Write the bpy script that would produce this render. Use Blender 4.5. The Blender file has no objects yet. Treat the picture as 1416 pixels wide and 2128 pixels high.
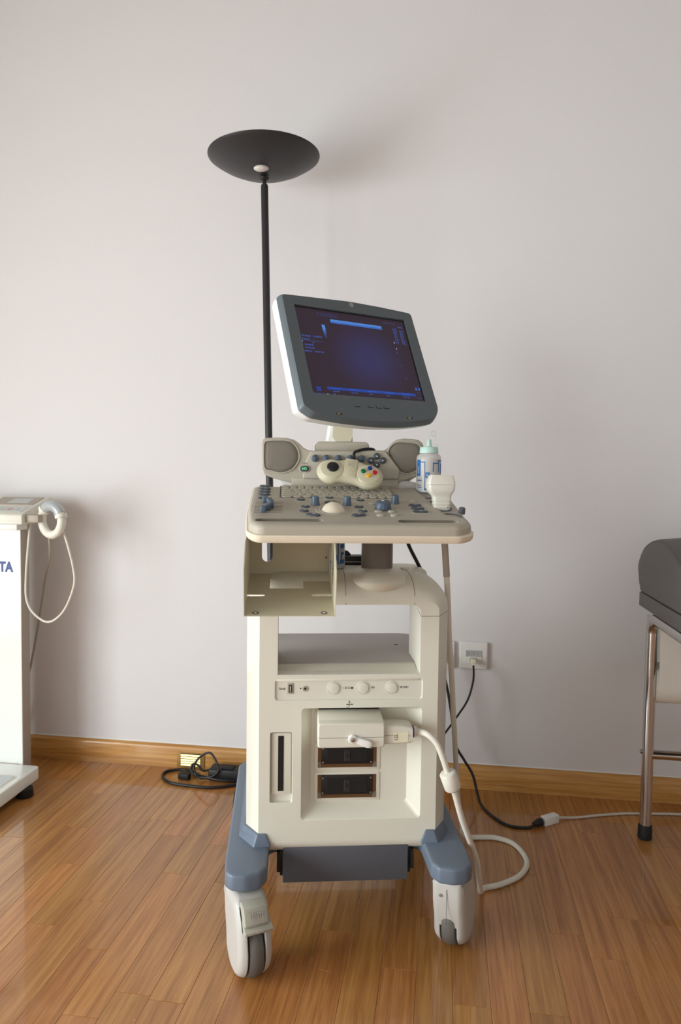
import bpy, bmesh, math, random
from mathutils import Matrix, Vector
random.seed(7)
R = math.radians
S = bpy.context.scene
COL = S.collection

# ------------------------------------------------------------------ camera, world, window light, exposure
cam_d = bpy.data.cameras.new('camera')
cam = bpy.data.objects.new('camera', cam_d)
COL.objects.link(cam)
cam_d.sensor_fit = 'VERTICAL'
cam_d.sensor_height = 36.0
cam_d.sensor_width = 24.0
cam_d.lens = 1500.0 / 2128.0 * 36.0
cam_d.clip_start = 0.02
cam_d.dof.use_dof = True
cam_d.dof.focus_distance = 1.52
cam_d.dof.aperture_fstop = 5.6
cam.matrix_world = Matrix.Translation((0, 0, 1.0)) @ Matrix.Rotation(R(87.0), 4, 'X') @ Matrix.Rotation(0.0125, 4, 'Z')
S.camera = cam

world = bpy.data.worlds.new('world')
S.world = world
world.use_nodes = True
wb = world.node_tree.nodes['Background']
wb.inputs[0].default_value = (0.80, 0.88, 1.0, 1)
wb.inputs[1].default_value = 1.0

# room frame: x along the back wall, y into it, origin at the foot of the wall
ROOM = Matrix.Translation((0.011, 2.318, 0)) @ Matrix.Rotation(R(-8.11), 4, 'Z')
# machine frame
MACH = Matrix.Translation((0.0212, 1.5184, 0)) @ Matrix.Rotation(math.atan(0.075), 4, 'Z')

WX = -2.15                       # window wall, room x
WY0, WY1, WZ0, WZ1 = -4.25, -1.25, 0.10, 1.72
ld = bpy.data.lights.new('window_daylight', 'AREA')
ld.shape = 'RECTANGLE'
ld.size = WY1 - WY0
ld.size_y = WZ1 - WZ0
ld.energy = 161
ld.color = (0.905, 0.975, 1.0)
lo = bpy.data.objects.new('window_daylight', ld)
COL.objects.link(lo)
lo.matrix_world = ROOM @ Matrix.Translation((WX - 0.13, (WY0 + WY1) / 2, (WZ0 + WZ1) / 2)) @ Matrix.Rotation(R(-90), 4, 'Y') @ Matrix.Rotation(R(90), 4, 'Z')

S.view_settings.view_transform = 'Standard'
S.view_settings.look = 'None'
S.view_settings.gamma = 1.0
S.view_settings.exposure = 0.0
S.view_settings.use_curve_mapping = False

# ------------------------------------------------------------------ materials
def lin(c):
    return tuple(((v / 255) / 12.92 if v <= 10 else ((v / 255 + 0.055) / 1.055) ** 2.4) for v in c)

def mat(name, rgb, rough=0.5, metal=0.0, var=0.04, bump=0.0, scale=60.0, spec=0.5, coat=0.0, emit=None, trans=0.0, alpha=1.0, ior=1.45):
    m = bpy.data.materials.new(name)
    m.use_nodes = True
    nt = m.node_tree
    b = nt.nodes['Principled BSDF']
    c = lin(rgb)
    b.inputs['Roughness'].default_value = rough
    b.inputs['Metallic'].default_value = metal
    b.inputs['Specular IOR Level'].default_value = spec
    b.inputs['Coat Weight'].default_value = coat
    b.inputs['Transmission Weight'].default_value = trans
    b.inputs['Alpha'].default_value = alpha
    b.inputs['IOR'].default_value = ior
    tc = nt.nodes.new('ShaderNodeTexCoord')
    nz = nt.nodes.new('ShaderNodeTexNoise')
    nz.inputs['Scale'].default_value = scale
    nz.inputs['Detail'].default_value = 4
    nt.links.new(tc.outputs['Object'], nz.inputs['Vector'])
    mr = nt.nodes.new('ShaderNodeMix')
    mr.data_type = 'RGBA'
    mr.inputs['A'].default_value = tuple(max(0, v * (1 - var)) for v in c) + (1,)
    mr.inputs['B'].default_value = tuple(min(1, v * (1 + var)) for v in c) + (1,)
    nt.links.new(nz.outputs['Fac'], mr.inputs['Factor'])
    nt.links.new(mr.outputs['Result'], b.inputs['Base Color'])
    if bump > 0:
        bp = nt.nodes.new('ShaderNodeBump')
        bp.inputs['Strength'].default_value = bump
        bp.inputs['Distance'].default_value = 0.001
        nt.links.new(nz.outputs['Fac'], bp.inputs['Height'])
        nt.links.new(bp.outputs['Normal'], b.inputs['Normal'])
    if emit:
        b.inputs['Emission Color'].default_value = lin(emit[0]) + (1,)
        b.inputs['Emission Strength'].default_value = emit[1]
    return m

def wood(name, ax, base, dark, light, rough, coat=0.0, tint=0.22):
    """long grain runs along object axis ax (0 or 1)"""
    m = bpy.data.materials.new(name)
    m.use_nodes = True
    nt = m.node_tree
    N, Lk = nt.nodes.new, nt.links.new
    b = nt.nodes['Principled BSDF']
    tc = N('ShaderNodeTexCoord')
    oi = N('ShaderNodeObjectInfo')
    ge = N('ShaderNodeNewGeometry')
    ad = N('ShaderNodeMath'); ad.operation = 'ADD'
    Lk(oi.outputs['Random'], ad.inputs[0]); Lk(ge.outputs['Random Per Island'], ad.inputs[1])
    fr = N('ShaderNodeMath'); fr.operation = 'FRACT'
    Lk(ad.outputs[0], fr.inputs[0])
    ml = N('ShaderNodeMath'); ml.operation = 'MULTIPLY'; ml.inputs[1].default_value = 37.0
    Lk(fr.outputs[0], ml.inputs[0])
    cb = N('ShaderNodeCombineXYZ')
    Lk(ml.outputs[0], cb.inputs[0]); Lk(ml.outputs[0], cb.inputs[1]); Lk(ml.outputs[0], cb.inputs[2])
    va = N('ShaderNodeVectorMath'); va.operation = 'ADD'
    Lk(tc.outputs['Object'], va.inputs[0]); Lk(cb.outputs[0], va.inputs[1])
    def stretched(s_long, s_cross):
        mp = N('ShaderNodeMapping')
        sc = [s_cross] * 3
        sc[ax] = s_long
        mp.inputs['Scale'].default_value = sc
        Lk(va.outputs[0], mp.inputs['Vector'])
        return mp
    n1 = N('ShaderNodeTexNoise'); n1.inputs['Scale'].default_value = 1.0; n1.inputs['Detail'].default_value = 6; n1.inputs['Distortion'].default_value = 0.4
    Lk(stretched(3.0, 95.0).outputs[0], n1.inputs['Vector'])
    n2 = N('ShaderNodeTexNoise'); n2.inputs['Scale'].default_value = 1.0; n2.inputs['Detail'].default_value = 3
    Lk(stretched(14.0, 420.0).outputs[0], n2.inputs['Vector'])
    n3 = N('ShaderNodeTexNoise'); n3.inputs['Scale'].default_value = 1.0; n3.inputs['Detail'].default_value = 2
    Lk(stretched(1.2, 14.0).outputs[0], n3.inputs['Vector'])
    mx = N('ShaderNodeMath'); mx.operation = 'MULTIPLY_ADD'; mx.inputs[1].default_value = 0.45
    Lk(n2.outputs['Fac'], mx.inputs[0]); Lk(n1.outputs['Fac'], mx.inputs[2])
    m2 = N('ShaderNodeMath'); m2.operation = 'MULTIPLY_ADD'; m2.inputs[1].default_value = 0.22
    Lk(n3.outputs['Fac'], m2.inputs[0]); Lk(mx.outputs[0], m2.inputs[2])
    rp = N('ShaderNodeValToRGB')
    e = rp.color_ramp.elements
    e[0].position = 0.64; e[0].color = lin(dark) + (1,)
    e[1].position = 1.0; e[1].color = lin(light) + (1,)
    k = e.new(0.83); k.color = lin(base) + (1,)
    Lk(m2.outputs[0], rp.inputs['Fac'])
    # plank to plank difference
    hs = N('ShaderNodeHueSaturation')
    vr = N('ShaderNodeMapRange'); vr.inputs['To Min'].default_value = 1 - tint; vr.inputs['To Max'].default_value = 1 + tint * 0.75
    Lk(fr.outputs[0], vr.inputs['Value'])
    Lk(vr.outputs[0], hs.inputs['Value'])
    f2 = N('ShaderNodeMath'); f2.operation = 'MULTIPLY'; f2.inputs[1].default_value = 7.31
    Lk(fr.outputs[0], f2.inputs[0])
    f3 = N('ShaderNodeMath'); f3.operation = 'FRACT'; Lk(f2.outputs[0], f3.inputs[0])
    hr = N('ShaderNodeMapRange'); hr.inputs['To Min'].default_value = 0.495; hr.inputs['To Max'].default_value = 0.506
    Lk(f3.outputs[0], hr.inputs['Value']); Lk(hr.outputs[0], hs.inputs['Hue'])
    Lk(rp.outputs['Color'], hs.inputs['Color'])
    # pale rays of quarter-sawn oak
    fl = N('ShaderNodeTexNoise'); fl.inputs['Scale'].default_value = 1.0; fl.inputs['Detail'].default_value = 3; fl.inputs['Distortion'].default_value = 1.2
    Lk(stretched(90.0, 28.0).outputs[0], fl.inputs['Vector'])
    fm = N('ShaderNodeMapRange'); fm.inputs['From Min'].default_value = 0.66; fm.inputs['From Max'].default_value = 0.74
    Lk(fl.outputs['Fac'], fm.inputs['Value'])
    big = N('ShaderNodeTexNoise'); big.inputs['Scale'].default_value = 1.0
    Lk(stretched(3.0, 6.0).outputs[0], big.inputs['Vector'])
    bm_ = N('ShaderNodeMapRange'); bm_.inputs['From Min'].default_value = 0.58; bm_.inputs['From Max'].default_value = 0.68; bm_.inputs['To Max'].default_value = 0.45
    Lk(big.outputs['Fac'], bm_.inputs['Value'])
    fx = N('ShaderNodeMath'); fx.operation = 'MULTIPLY'
    Lk(fm.outputs[0], fx.inputs[0]); Lk(bm_.outputs[0], fx.inputs[1])
    fc = N('ShaderNodeMix'); fc.data_type = 'RGBA'
    Lk(fx.outputs[0], fc.inputs['Factor']); Lk(hs.outputs[0], fc.inputs['A'])
    fc.inputs['B'].default_value = lin((226, 178, 120)) + (1,)
    Lk(fc.outputs['Result'], b.inputs['Base Color'])
    b.inputs['Roughness'].default_value = rough
    b.inputs['Coat Weight'].default_value = coat
    b.inputs['Coat Roughness'].default_value = 0.06
    bp = N('ShaderNodeBump'); bp.inputs['Strength'].default_value = 0.06; bp.inputs['Distance'].default_value = 0.0006
    Lk(mx.outputs[0], bp.inputs['Height']); Lk(bp.outputs['Normal'], b.inputs['Normal'])
    return m

M = {}
M['wall'] = mat('wall_paint', (224, 221, 220), 0.85, var=0.012, bump=0.12, scale=140, spec=0.2)
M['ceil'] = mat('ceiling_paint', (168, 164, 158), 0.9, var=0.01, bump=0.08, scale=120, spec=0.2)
M['plank'] = wood('oak_plank', 1, (172, 115, 58), (150, 96, 45), (186, 131, 72), 0.36, coat=0.6, tint=0.14)
M['skirt'] = wood('oak_skirting', 0, (190, 138, 72), (170, 118, 56), (206, 156, 90), 0.35, coat=0.3, tint=0.03)
M['sub'] = mat('subfloor_dark', (58, 34, 16), 0.8)
M['cream'] = mat('cream_plastic', (221, 218, 203), 0.42, var=0.015, bump=0.05, scale=900)
M['cream2'] = mat('cream_metal', (212, 205, 180), 0.45, var=0.015, bump=0.04, scale=700)
M['lipc'] = mat('ivory_plastic', (230, 218, 196), 0.4, var=0.01)
M['greyp'] = mat('warm_grey_plastic', (179, 172, 156), 0.5, var=0.02, bump=0.08, scale=1200)
M['greyk'] = mat('grey_key', (184, 177, 161), 0.5, var=0.02)
M['grille'] = mat('speaker_cloth', (124, 117, 106), 0.8, var=0.16, bump=0.5, scale=700)
M['deck'] = mat('grey_deck', (164, 157, 152), 0.5, var=0.02, bump=0.06, scale=700)
M['blue'] = mat('slate_blue_plastic', (104, 116, 131), 0.38, var=0.02, bump=0.06, scale=900)
M['bezel'] = mat('slate_grey_bezel', (98, 107, 112), 0.42, var=0.02, bump=0.06, scale=900)
M['knob'] = mat('slate_blue_knob', (80, 96, 112), 0.35, var=0.03)
M['btn'] = mat('dark_slate_button', (72, 78, 86), 0.4, var=0.03)
M['box'] = mat('blue_grey_metal', (88, 91, 98), 0.45, var=0.03, bump=0.1, scale=500)
M['pipe'] = mat('grey_column', (118, 110, 102), 0.38, var=0.02)
M['black'] = mat('black_plastic', (26, 25, 25), 0.45)
M['blackr'] = mat('black_rubber', (22, 21, 22), 0.6)
M['lampb'] = mat('lamp_black', (46, 44, 45), 0.42, var=0.04)
M['white'] = mat('white_plastic', (232, 231, 226), 0.4, var=0.01)
M['cast'] = mat('caster_shell', (190, 186, 179), 0.36, var=0.02)
M['castg'] = mat('caster_pedal', (172, 170, 156), 0.4, var=0.02)
M['tyre'] = mat('grey_tyre', (104, 101, 95), 0.55, var=0.08, scale=40)
M['ink'] = mat('dark_print', (44, 40, 38), 0.6)
M['inkw'] = mat('white_print', (225, 228, 230), 0.5)
M['inkb'] = mat('blue_print', (28, 104, 168), 0.5)
M['navy'] = mat('navy_print', (44, 62, 128), 0.45)
M['steel'] = mat('steel', (190, 188, 184), 0.3, metal=1.0, var=0.03)
M['chrome'] = mat('chrome_tube', (206, 204, 202), 0.12, metal=1.0, var=0.02)
M['copper'] = mat('copper_contact', (112, 82, 52), 0.5, metal=0.3, var=0.1)
M['brass'] = mat('brass', (232, 208, 140), 0.3, metal=1.0, var=0.03)
M['brassd'] = mat('brass_frame', (186, 150, 92), 0.35, metal=0.7, var=0.05)
M['leather'] = mat('grey_leather', (88, 84, 80), 0.5, var=0.05, bump=0.25, scale=350)
M['paper'] = mat('paper', (224, 218, 206), 0.8, var=0.03, bump=0.3, scale=30)
M['padb'] = mat('controller_shell', (204, 196, 168), 0.4, var=0.02)
M['cable'] = mat('ivory_cable', (222, 217, 204), 0.4, var=0.03)
M['cablek'] = mat('black_cable', (24, 22, 23), 0.45)
M['cableg'] = mat('grey_cable', (168, 158, 146), 0.5)
M['wcable'] = mat('white_cable', (204, 196, 182), 0.45)
M['red'] = mat('red_button', (190, 22, 26), 0.3)
M['green'] = mat('green_button', (10, 110, 70), 0.3)
M['bluebtn'] = mat('blue_button', (24, 56, 140), 0.3)
M['yellow'] = mat('yellow_button', (240, 180, 30), 0.3)
M['led'] = mat('green_led', (110, 230, 140), 0.5, emit=((120, 240, 150), 0.9))
M['bottle'] = mat('frosted_plastic', (226, 222, 216), 0.28, var=0.02, alpha=0.62)
M['gel'] = mat('blue_gel', (96, 190, 206), 0.25, var=0.03)
M['gelblue'] = mat('light_blue_gel', (166, 204, 218), 0.3, var=0.05, scale=25)
M['gelpale'] = mat('pale_gel', (198, 194, 186), 0.3, var=0.05, scale=25)
M['mint'] = mat('mint_cap', (196, 224, 214), 0.35, var=0.02)
M['mintc'] = mat('clear_tip', (206, 222, 216), 0.2, alpha=0.28)
M['probec'] = mat('probe_cream', (230, 227, 214), 0.38, var=0.015)
M['sticker'] = mat('cream_sticker', (234, 228, 200), 0.5)
M['plate'] = mat('steel_plate', (186, 190, 190), 0.35, metal=0.3, var=0.03)
M['purple'] = mat('purple_ring', (84, 64, 130), 0.5)
M['seamline'] = mat('seam_dark', (120, 112, 98), 0.7)  # own dark tone of moulded seams and slider tracks
M['scalew'] = mat('scale_white', (234, 236, 230), 0.22, var=0.01)
M['scaleg'] = mat('scale_grey', (172, 160, 146), 0.5)
M['scalet'] = mat('scale_panel', (206, 206, 198), 0.45, var=0.06, scale=60)
M['glassw'] = mat('opal_glass', (214, 206, 200), 0.4)
M['scalec'] = mat('scale_cream', (226, 223, 210), 0.42, var=0.02)
M['rose'] = mat('rose_print', (196, 160, 158), 0.5)

def emis(name, rgb, st):
    m = bpy.data.materials.new(name)
    m.use_nodes = True
    nt = m.node_tree
    b = nt.nodes['Principled BSDF']
    b.inputs['Base Color'].default_value = (0.01, 0.01, 0.012, 1)
    b.inputs['Roughness'].default_value = 0.35
    b.inputs['Emission Color'].default_value = lin(rgb) + (1,)
    b.inputs['Emission Strength'].default_value = st
    return m
M['e_blue'] = emis('screen_blue', (60, 110, 205), 0.75)
M['e_bar'] = emis('screen_bar', (80, 135, 215), 0.85)
M['e_text'] = emis('screen_text', (70, 95, 175), 0.6)
M['e_dim'] = emis('screen_dim_text', (70, 70, 125), 0.55)
M['e_strip'] = emis('screen_strip', (36, 72, 170), 0.7)
M['e_white'] = emis('screen_white', (170, 180, 215), 0.7)

def screen_mat():
    m = bpy.data.materials.new('lcd_screen')
    m.use_nodes = True
    nt = m.node_tree
    b = nt.nodes['Principled BSDF']
    b.inputs['Base Color'].default_value = (0.012, 0.010, 0.014, 1)
    b.inputs['Roughness'].default_value = 0.3
    tc = nt.nodes.new('ShaderNodeTexCoord')
    mp = nt.nodes.new('ShaderNodeMapping')
    mp.inputs['Location'].default_value = (-0.02 * 9, 0, 0.01 * 10)
    mp.inputs['Scale'].default_value = (9, 1, 10)
    nt.links.new(tc.outputs['Object'], mp.inputs['Vector'])
    gr = nt.nodes.new('ShaderNodeTexGradient'); gr.gradient_type = 'SPHERICAL'
    nt.links.new(mp.outputs[0], gr.inputs['Vector'])
    cr = nt.nodes.new('ShaderNodeValToRGB')
    cr.color_ramp.elements[0].color = lin((50, 36, 50)) + (1,)
    cr.color_ramp.elements[1].color = lin((52, 50, 96)) + (1,)  # centre glow: screen light plus a reflection painted into the emission
    cr.color_ramp.elements[1].position = 0.8
    nt.links.new(gr.outputs['Fac'], cr.inputs['Fac'])
    nt.links.new(cr.outputs['Color'], b.inputs['Emission Color'])
    b.inputs['Emission Strength'].default_value = 0.75
    return m
M['screen'] = screen_mat()

# ------------------------------------------------------------------ mesh helpers
def fin(bm, name, m, parent=None, smooth=35, loc=None, rot=None, mw=None):
    bmesh.ops.recalc_face_normals(bm, faces=bm.faces[:])
    me = bpy.data.meshes.new(name)
    bm.to_mesh(me)
    bm.free()
    return link(me, name, m, parent, smooth, loc, rot, mw)

def link(me, name, m, parent=None, smooth=35, loc=None, rot=None, mw=None):
    if m is not None:
        me.materials.clear()
        for x in (m if isinstance(m, (list, tuple)) else [m]):
            me.materials.append(M[x] if isinstance(x, str) else x)
    if smooth:
        me.shade_smooth()
        me.set_sharp_from_angle(angle=R(smooth))
    o = bpy.data.objects.new(name, me)
    COL.objects.link(o)
    if parent is not None:
        o.parent = parent
    if loc is not None:
        o.location = loc
    if rot is not None:
        o.rotation_euler = rot
    if mw is not None:
        o.matrix_world = mw
    return o

def inst(src, parent, loc, rot=None, scale=None):
    o = src.copy()
    COL.objects.link(o)
    o.parent = parent
    o.location = loc
    if rot is not None:
        o.rotation_euler = rot
    if scale is not None:
        o.scale = scale
    return o

def thing(name, label, cat, mw, group=None):
    o = bpy.data.objects.new(name, None)
    COL.objects.link(o)
    o.empty_display_size = 0.05
    o.matrix_world = mw
    tag(o, label, cat, group)
    return o

def tag(o, label, cat, group=None):
    o['label'] = label
    o['category'] = cat
    if group:
        o['group'] = group
    return o

def struct(o, label=None):
    o['kind'] = 'structure'
    if label:
        o['label'] = label
    return o

def bev(bm, w, seg=2, ang=32, sel=None):
    if w <= 0:
        return bm
    bmesh.ops.recalc_face_normals(bm, faces=bm.faces[:])
    es = []
    for e in bm.edges:
        if len(e.link_faces) == 2 and e.calc_face_angle(0) > R(ang):
            if sel is None or sel(e):
                es.append(e)
    bmesh.ops.bevel(bm, geom=es, offset=w, offset_type='OFFSET', segments=seg, profile=0.5, affect='EDGES', clamp_overlap=True)
    return bm

def addbox(bm, x0, x1, y0, y1, z0, z1):
    v = [bm.verts.new(p) for p in ((x0, y0, z0), (x1, y0, z0), (x1, y1, z0), (x0, y1, z0), (x0, y0, z1), (x1, y0, z1), (x1, y1, z1), (x0, y1, z1))]
    for f in ((0, 3, 2, 1), (4, 5, 6, 7), (0, 1, 5, 4), (1, 2, 6, 5), (2, 3, 7, 6), (3, 0, 4, 7)):
        bm.faces.new([v[i] for i in f])
    return bm

def box(x0, x1, y0, y1, z0, z1, w=0.0, seg=2):
    bm = bmesh.new()
    addbox(bm, x0, x1, y0, y1, z0, z1)
    return bev(bm, w, seg)

def fillet(pts, rad, n=5):
    out = []
    N = len(pts)
    for i in range(N):
        r = rad[i] if isinstance(rad, (list, tuple)) else rad
        p = Vector(pts[i]); a = Vector(pts[i - 1]); c = Vector(pts[(i + 1) % N])
        if r <= 0:
            out.append(tuple(p)); continue
        u = (a - p); v = (c - p)
        lu, lv = u.length, v.length
        u.normalize(); v.normalize()
        ang = math.acos(max(-1, min(1, u.dot(v))))
        d = min(r / math.tan(ang / 2), lu * 0.49, lv * 0.49)
        rr = d * math.tan(ang / 2)
        ctr = p + (u + v).normalized() * (rr / math.sin(ang / 2))
        s = p + u * d - ctr; t = p + v * d - ctr
        a0 = math.atan2(s.y, s.x); a1 = math.atan2(t.y, t.x)
        da = (a1 - a0 + math.pi) % (2 * math.pi) - math.pi
        for k in range(n + 1):
            aa = a0 + da * k / n
            out.append((ctr.x + rr * math.cos(aa), ctr.y + rr * math.sin(aa)))
    return out

def prism(pts, h0, h1, axis='z', w=0.0, seg=2, ang=32, bm=None, sel=None):
    bm = bm or bmesh.new()
    def P(a, b, h):
        return (a, b, h) if axis == 'z' else ((a, h, b) if axis == 'y' else (h, a, b))
    lo_ = [bm.verts.new(P(a, b, h0)) for a, b in pts]
    hi = [bm.verts.new(P(a, b, h1)) for a, b in pts]
    n = len(pts)
    bm.faces.new(lo_[::-1]); bm.faces.new(hi)
    for i in range(n):
        j = (i + 1) % n
        bm.faces.new((lo_[i], lo_[j], hi[j], hi[i]))
    if w:
        bev(bm, w, seg, ang, sel)
    return bm

def loft(rings, caps=True, closed=True, bm=None):
    bm = bm or bmesh.new()
    vs = [[bm.verts.new(p) for p in r] for r in rings]
    for a, b in zip(vs[:-1], vs[1:]):
        n = len(a)
        for i in range(n if closed else n - 1):
            j = (i + 1) % n
            bm.faces.new((a[i], a[j], b[j], b[i]))
    if caps:
        bm.faces.new(vs[0][::-1]); bm.faces.new(vs[-1])
    return bm

def lathe(prof, seg=32, bm=None, c=(0, 0, 0)):
    bm = bm or bmesh.new()
    rows = []
    for r, z in prof:
        if r < 1e-6:
            rows.append([bm.verts.new((c[0], c[1], c[2] + z))])
        else:
            rows.append([bm.verts.new((c[0] + r * math.cos(2 * math.pi * k / seg), c[1] + r * math.sin(2 * math.pi * k / seg), c[2] + z)) for k in range(seg)])
    for a, b in zip(rows[:-1], rows[1:]):
        for k in range(seg):
            j = (k + 1) % seg
            if len(a) == 1 and len(b) == 1:
                continue
            if len(a) == 1:
                bm.faces.new((a[0], b[j], b[k]))
            elif len(b) == 1:
                bm.faces.new((a[k], a[j], b[0]))
            else:
                bm.faces.new((a[k], a[j], b[j], b[k]))
    if len(rows[0]) > 1:
        bm.faces.new(rows[0][::-1])
    if len(rows[-1]) > 1:
        bm.faces.new(rows[-1])
    return bm

def ellip(cx, cy, rx, ry, n=24, rot=0.0):
    c, s = math.cos(rot), math.sin(rot)
    return [(cx + rx * math.cos(a) * c - ry * math.sin(a) * s, cy + rx * math.cos(a) * s + ry * math.sin(a) * c) for a in [2 * math.pi * k / n for k in range(n)]]

def stad(cx, cy, L_, W_, rot=0.0, n=8):
    """stadium outline, length L_, width W_"""
    r = W_ / 2; h = max(L_ / 2 - r, 0)
    p = [(h + r * math.cos(a), r * math.sin(a)) for a in [-math.pi / 2 + math.pi * k / n for k in range(n + 1)]]
    p += [(-h + r * math.cos(a), r * math.sin(a)) for a in [math.pi / 2 + math.pi * k / n for k in range(n + 1)]]
    c, s = math.cos(rot), math.sin(rot)
    return [(cx + a * c - b * s, cy + a * s + b * c) for a, b in p]

def shrink(pts, d):
    n = len(pts); res = []
    for i in range(n):
        a, p, c = Vector(pts[i - 1]), Vector(pts[i]), Vector(pts[(i + 1) % n])
        t = (c - a)
        if t.length < 1e-9:
            res.append(tuple(p)); continue
        t.normalize()
        nrm = Vector((-t.y, t.x))
        res.append(tuple(p + nrm * d))
    return res

def catmull(pts, n=8, closed=False):
    P = [Vector(p) for p in pts]
    out = []
    N = len(P)
    rng = range(N) if closed else range(N - 1)
    for i in rng:
        p1, p2 = P[i], P[(i + 1) % N]
        p0 = P[i - 1] if (closed or i > 0) else p1 * 2 - p2
        p3 = P[(i + 2) % N] if (closed or i + 2 < N) else p2 * 2 - p1
        for k in range(n):
            t = k / n
            out.append(0.5 * ((2 * p1) + (p2 - p0) * t + (2 * p0 - 5 * p1 + 4 * p2 - p3) * t * t + (3 * p1 - p0 - 3 * p2 + p3) * t ** 3))
    if not closed:
        out.append(P[-1])
    return out

def tube(pts, r, n=8, seg=10, closed=False, bm=None, smooth=True, rad=None):
    path = catmull(pts, n, closed) if smooth else [Vector(p) for p in pts]
    N = len(path)
    rings = []
    up = None
    for i, p in enumerate(path):
        if closed:
            t = path[(i + 1) % N] - path[i - 1]
        else:
            t = path[min(i + 1, N - 1)] - path[max(i - 1, 0)]
        t.normalize()
        if up is None:
            up = Vector((0, 0, 1)) if abs(t.z) < 0.9 else Vector((1, 0, 0))
        up = (up - t * up.dot(t)).normalized()
        s = t.cross(up)
        rr = r if rad is None else rad(i / (N - 1))
        rings.append([tuple(p + (up * math.cos(a) + s * math.sin(a)) * rr) for a in [2 * math.pi * k / seg for k in range(seg)]])
    if closed:
        rings.append(rings[0])
        bm = loft(rings, caps=False, bm=bm)
        bmesh.ops.remove_doubles(bm, verts=bm.verts[:], dist=1e-6)
        return bm
    return loft(rings, bm=bm)

def boolean(o, cutters, op='DIFFERENCE'):
    obs = []
    for c in cutters:
        bmesh.ops.recalc_face_normals(c, faces=c.faces[:])
        me = bpy.data.meshes.new('cut'); c.to_mesh(me); c.free()
        k = bpy.data.objects.new('cut', me); COL.objects.link(k)
        obs.append(k)
        md = o.modifiers.new('b', 'BOOLEAN'); md.operation = op; md.solver = 'EXACT'; md.object = k
    par, pl, pr = o.parent, o.location.copy(), o.rotation_euler.copy()
    o.parent = None; o.matrix_world = Matrix()
    bpy.context.view_layer.update()
    dg = bpy.context.evaluated_depsgraph_get()
    me = bpy.data.meshes.new_from_object(o.evaluated_get(dg))
    old = o.data
    o.modifiers.clear()
    o.data = me
    bpy.data.meshes.remove(old)
    for k in obs:
        m_ = k.data
        bpy.data.objects.remove(k); bpy.data.meshes.remove(m_)
    o.parent = par; o.location = pl; o.rotation_euler = pr
    return o

def soften(o, w, seg=2, ang=38, sel=None):
    """real bevel on the hard edges of a finished mesh"""
    bm = bmesh.new(); bm.from_mesh(o.data)
    bmesh.ops.remove_doubles(bm, verts=bm.verts[:], dist=1e-5)
    bmesh.ops.dissolve_limit(bm, angle_limit=R(0.5), verts=bm.verts[:], edges=bm.edges[:])
    bev(bm, w, seg, ang, sel)
    bmesh.ops.recalc_face_normals(bm, faces=bm.faces[:])
    bm.to_mesh(o.data); bm.free()
    o.data.shade_smooth(); o.data.set_sharp_from_angle(angle=R(34))
    wn_ = o.modifiers.new('weighted_normals', 'WEIGHTED_NORMAL'); wn_.keep_sharp = True; wn_.mode = 'FACE_AREA'; wn_.weight = 100
    return o

def text(name, s, size, m, parent, loc, rot, ext=0.0002, align='CENTER', sx=1.0, bold=0.0):
    cu = bpy.data.curves.new(name, 'FONT')
    cu.body = s; cu.size = size; cu.extrude = ext; cu.align_x = align; cu.align_y = 'CENTER'; cu.resolution_u = 2
    cu.offset = bold
    t = bpy.data.objects.new(name, cu); COL.objects.link(t)
    bpy.context.view_layer.update()
    dg = bpy.context.evaluated_depsgraph_get()
    me = bpy.data.meshes.new_from_object(t.evaluated_get(dg))
    bpy.data.objects.remove(t); bpy.data.curves.remove(cu)
    o = link(me, name, m, parent, 0, loc, rot)
    o.scale = (sx, 1, 1)
    return o

UPR = (R(90), 0, 0)      # lies in xz, faces -y

# ------------------------------------------------------------------ room shell
RX0, RX1, RY0, RZ1 = WX, 2.3, -4.4, 2.75
fl = fin(box(RX0 - 0.1, RX1 + 0.1, RY0 - 0.1, 0.1, -0.06, -0.014), 'floor', 'sub', mw=ROOM)
struct(fl, 'glossy oak strip floor running towards the wall')
PW = 0.0715
def plank_bm(x0, x1, y0, y1, bm=None):
    bm = bm or bmesh.new()
    g = 0.00025; c = 0.0006
    a = [(x0 + g, y0 + g), (x1 - g, y0 + g), (x1 - g, y1 - g), (x0 + g, y1 - g)]
    b = [(x0 + g + c, y0 + g + c), (x1 - g - c, y0 + g + c), (x1 - g - c, y1 - g - c), (x0 + g + c, y1 - g - c)]
    v0 = [bm.verts.new((p[0], p[1], -0.014)) for p in a]
    v1 = [bm.verts.new((p[0], p[1], -c * 0.5)) for p in a]
    v2 = [bm.verts.new((p[0], p[1], 0)) for p in b]
    for u, w in ((v0, v1), (v1, v2)):
        for i in range(4):
            j = (i + 1) % 4
            bm.faces.new((u[i], u[j], w[j], w[i]))
    bm.faces.new(v2)
    return bm
pm = {}
for Lq in (0.40, 0.48, 0.56, 0.64):
    me = bpy.data.meshes.new('plank')
    b_ = plank_bm(-PW / 2, PW / 2, -Lq / 2, Lq / 2); bmesh.ops.recalc_face_normals(b_, faces=b_.faces[:]); b_.to_mesh(me); b_.free()
    me.materials.append(M['plank'])
    pm[Lq] = me
rest = bmesh.new()
x = RX0
while x < RX1:
    y = 0.0 + random.choice((0, 0.12, 0.25, 0.33, 0.4, 0.5))
    while y > RY0:
        Lq = random.choice((0.40, 0.48, 0.56, 0.64))
        y0 = y - Lq
        if -1.32 < x < 1.2 and y0 < 0 and y > -1.62:
            o = bpy.data.objects.new('plank', pm[Lq]); COL.objects.link(o)
            o.parent = fl; o.location = (x + PW / 2, y - Lq / 2, 0)
        else:
            plank_bm(x, min(x + PW, RX1), y0, y, rest)
        y = y0
    x += PW
rs = fin(rest, 'plank_field', 'plank', fl, 0)
rs['kind'] = 'stuff'

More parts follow.
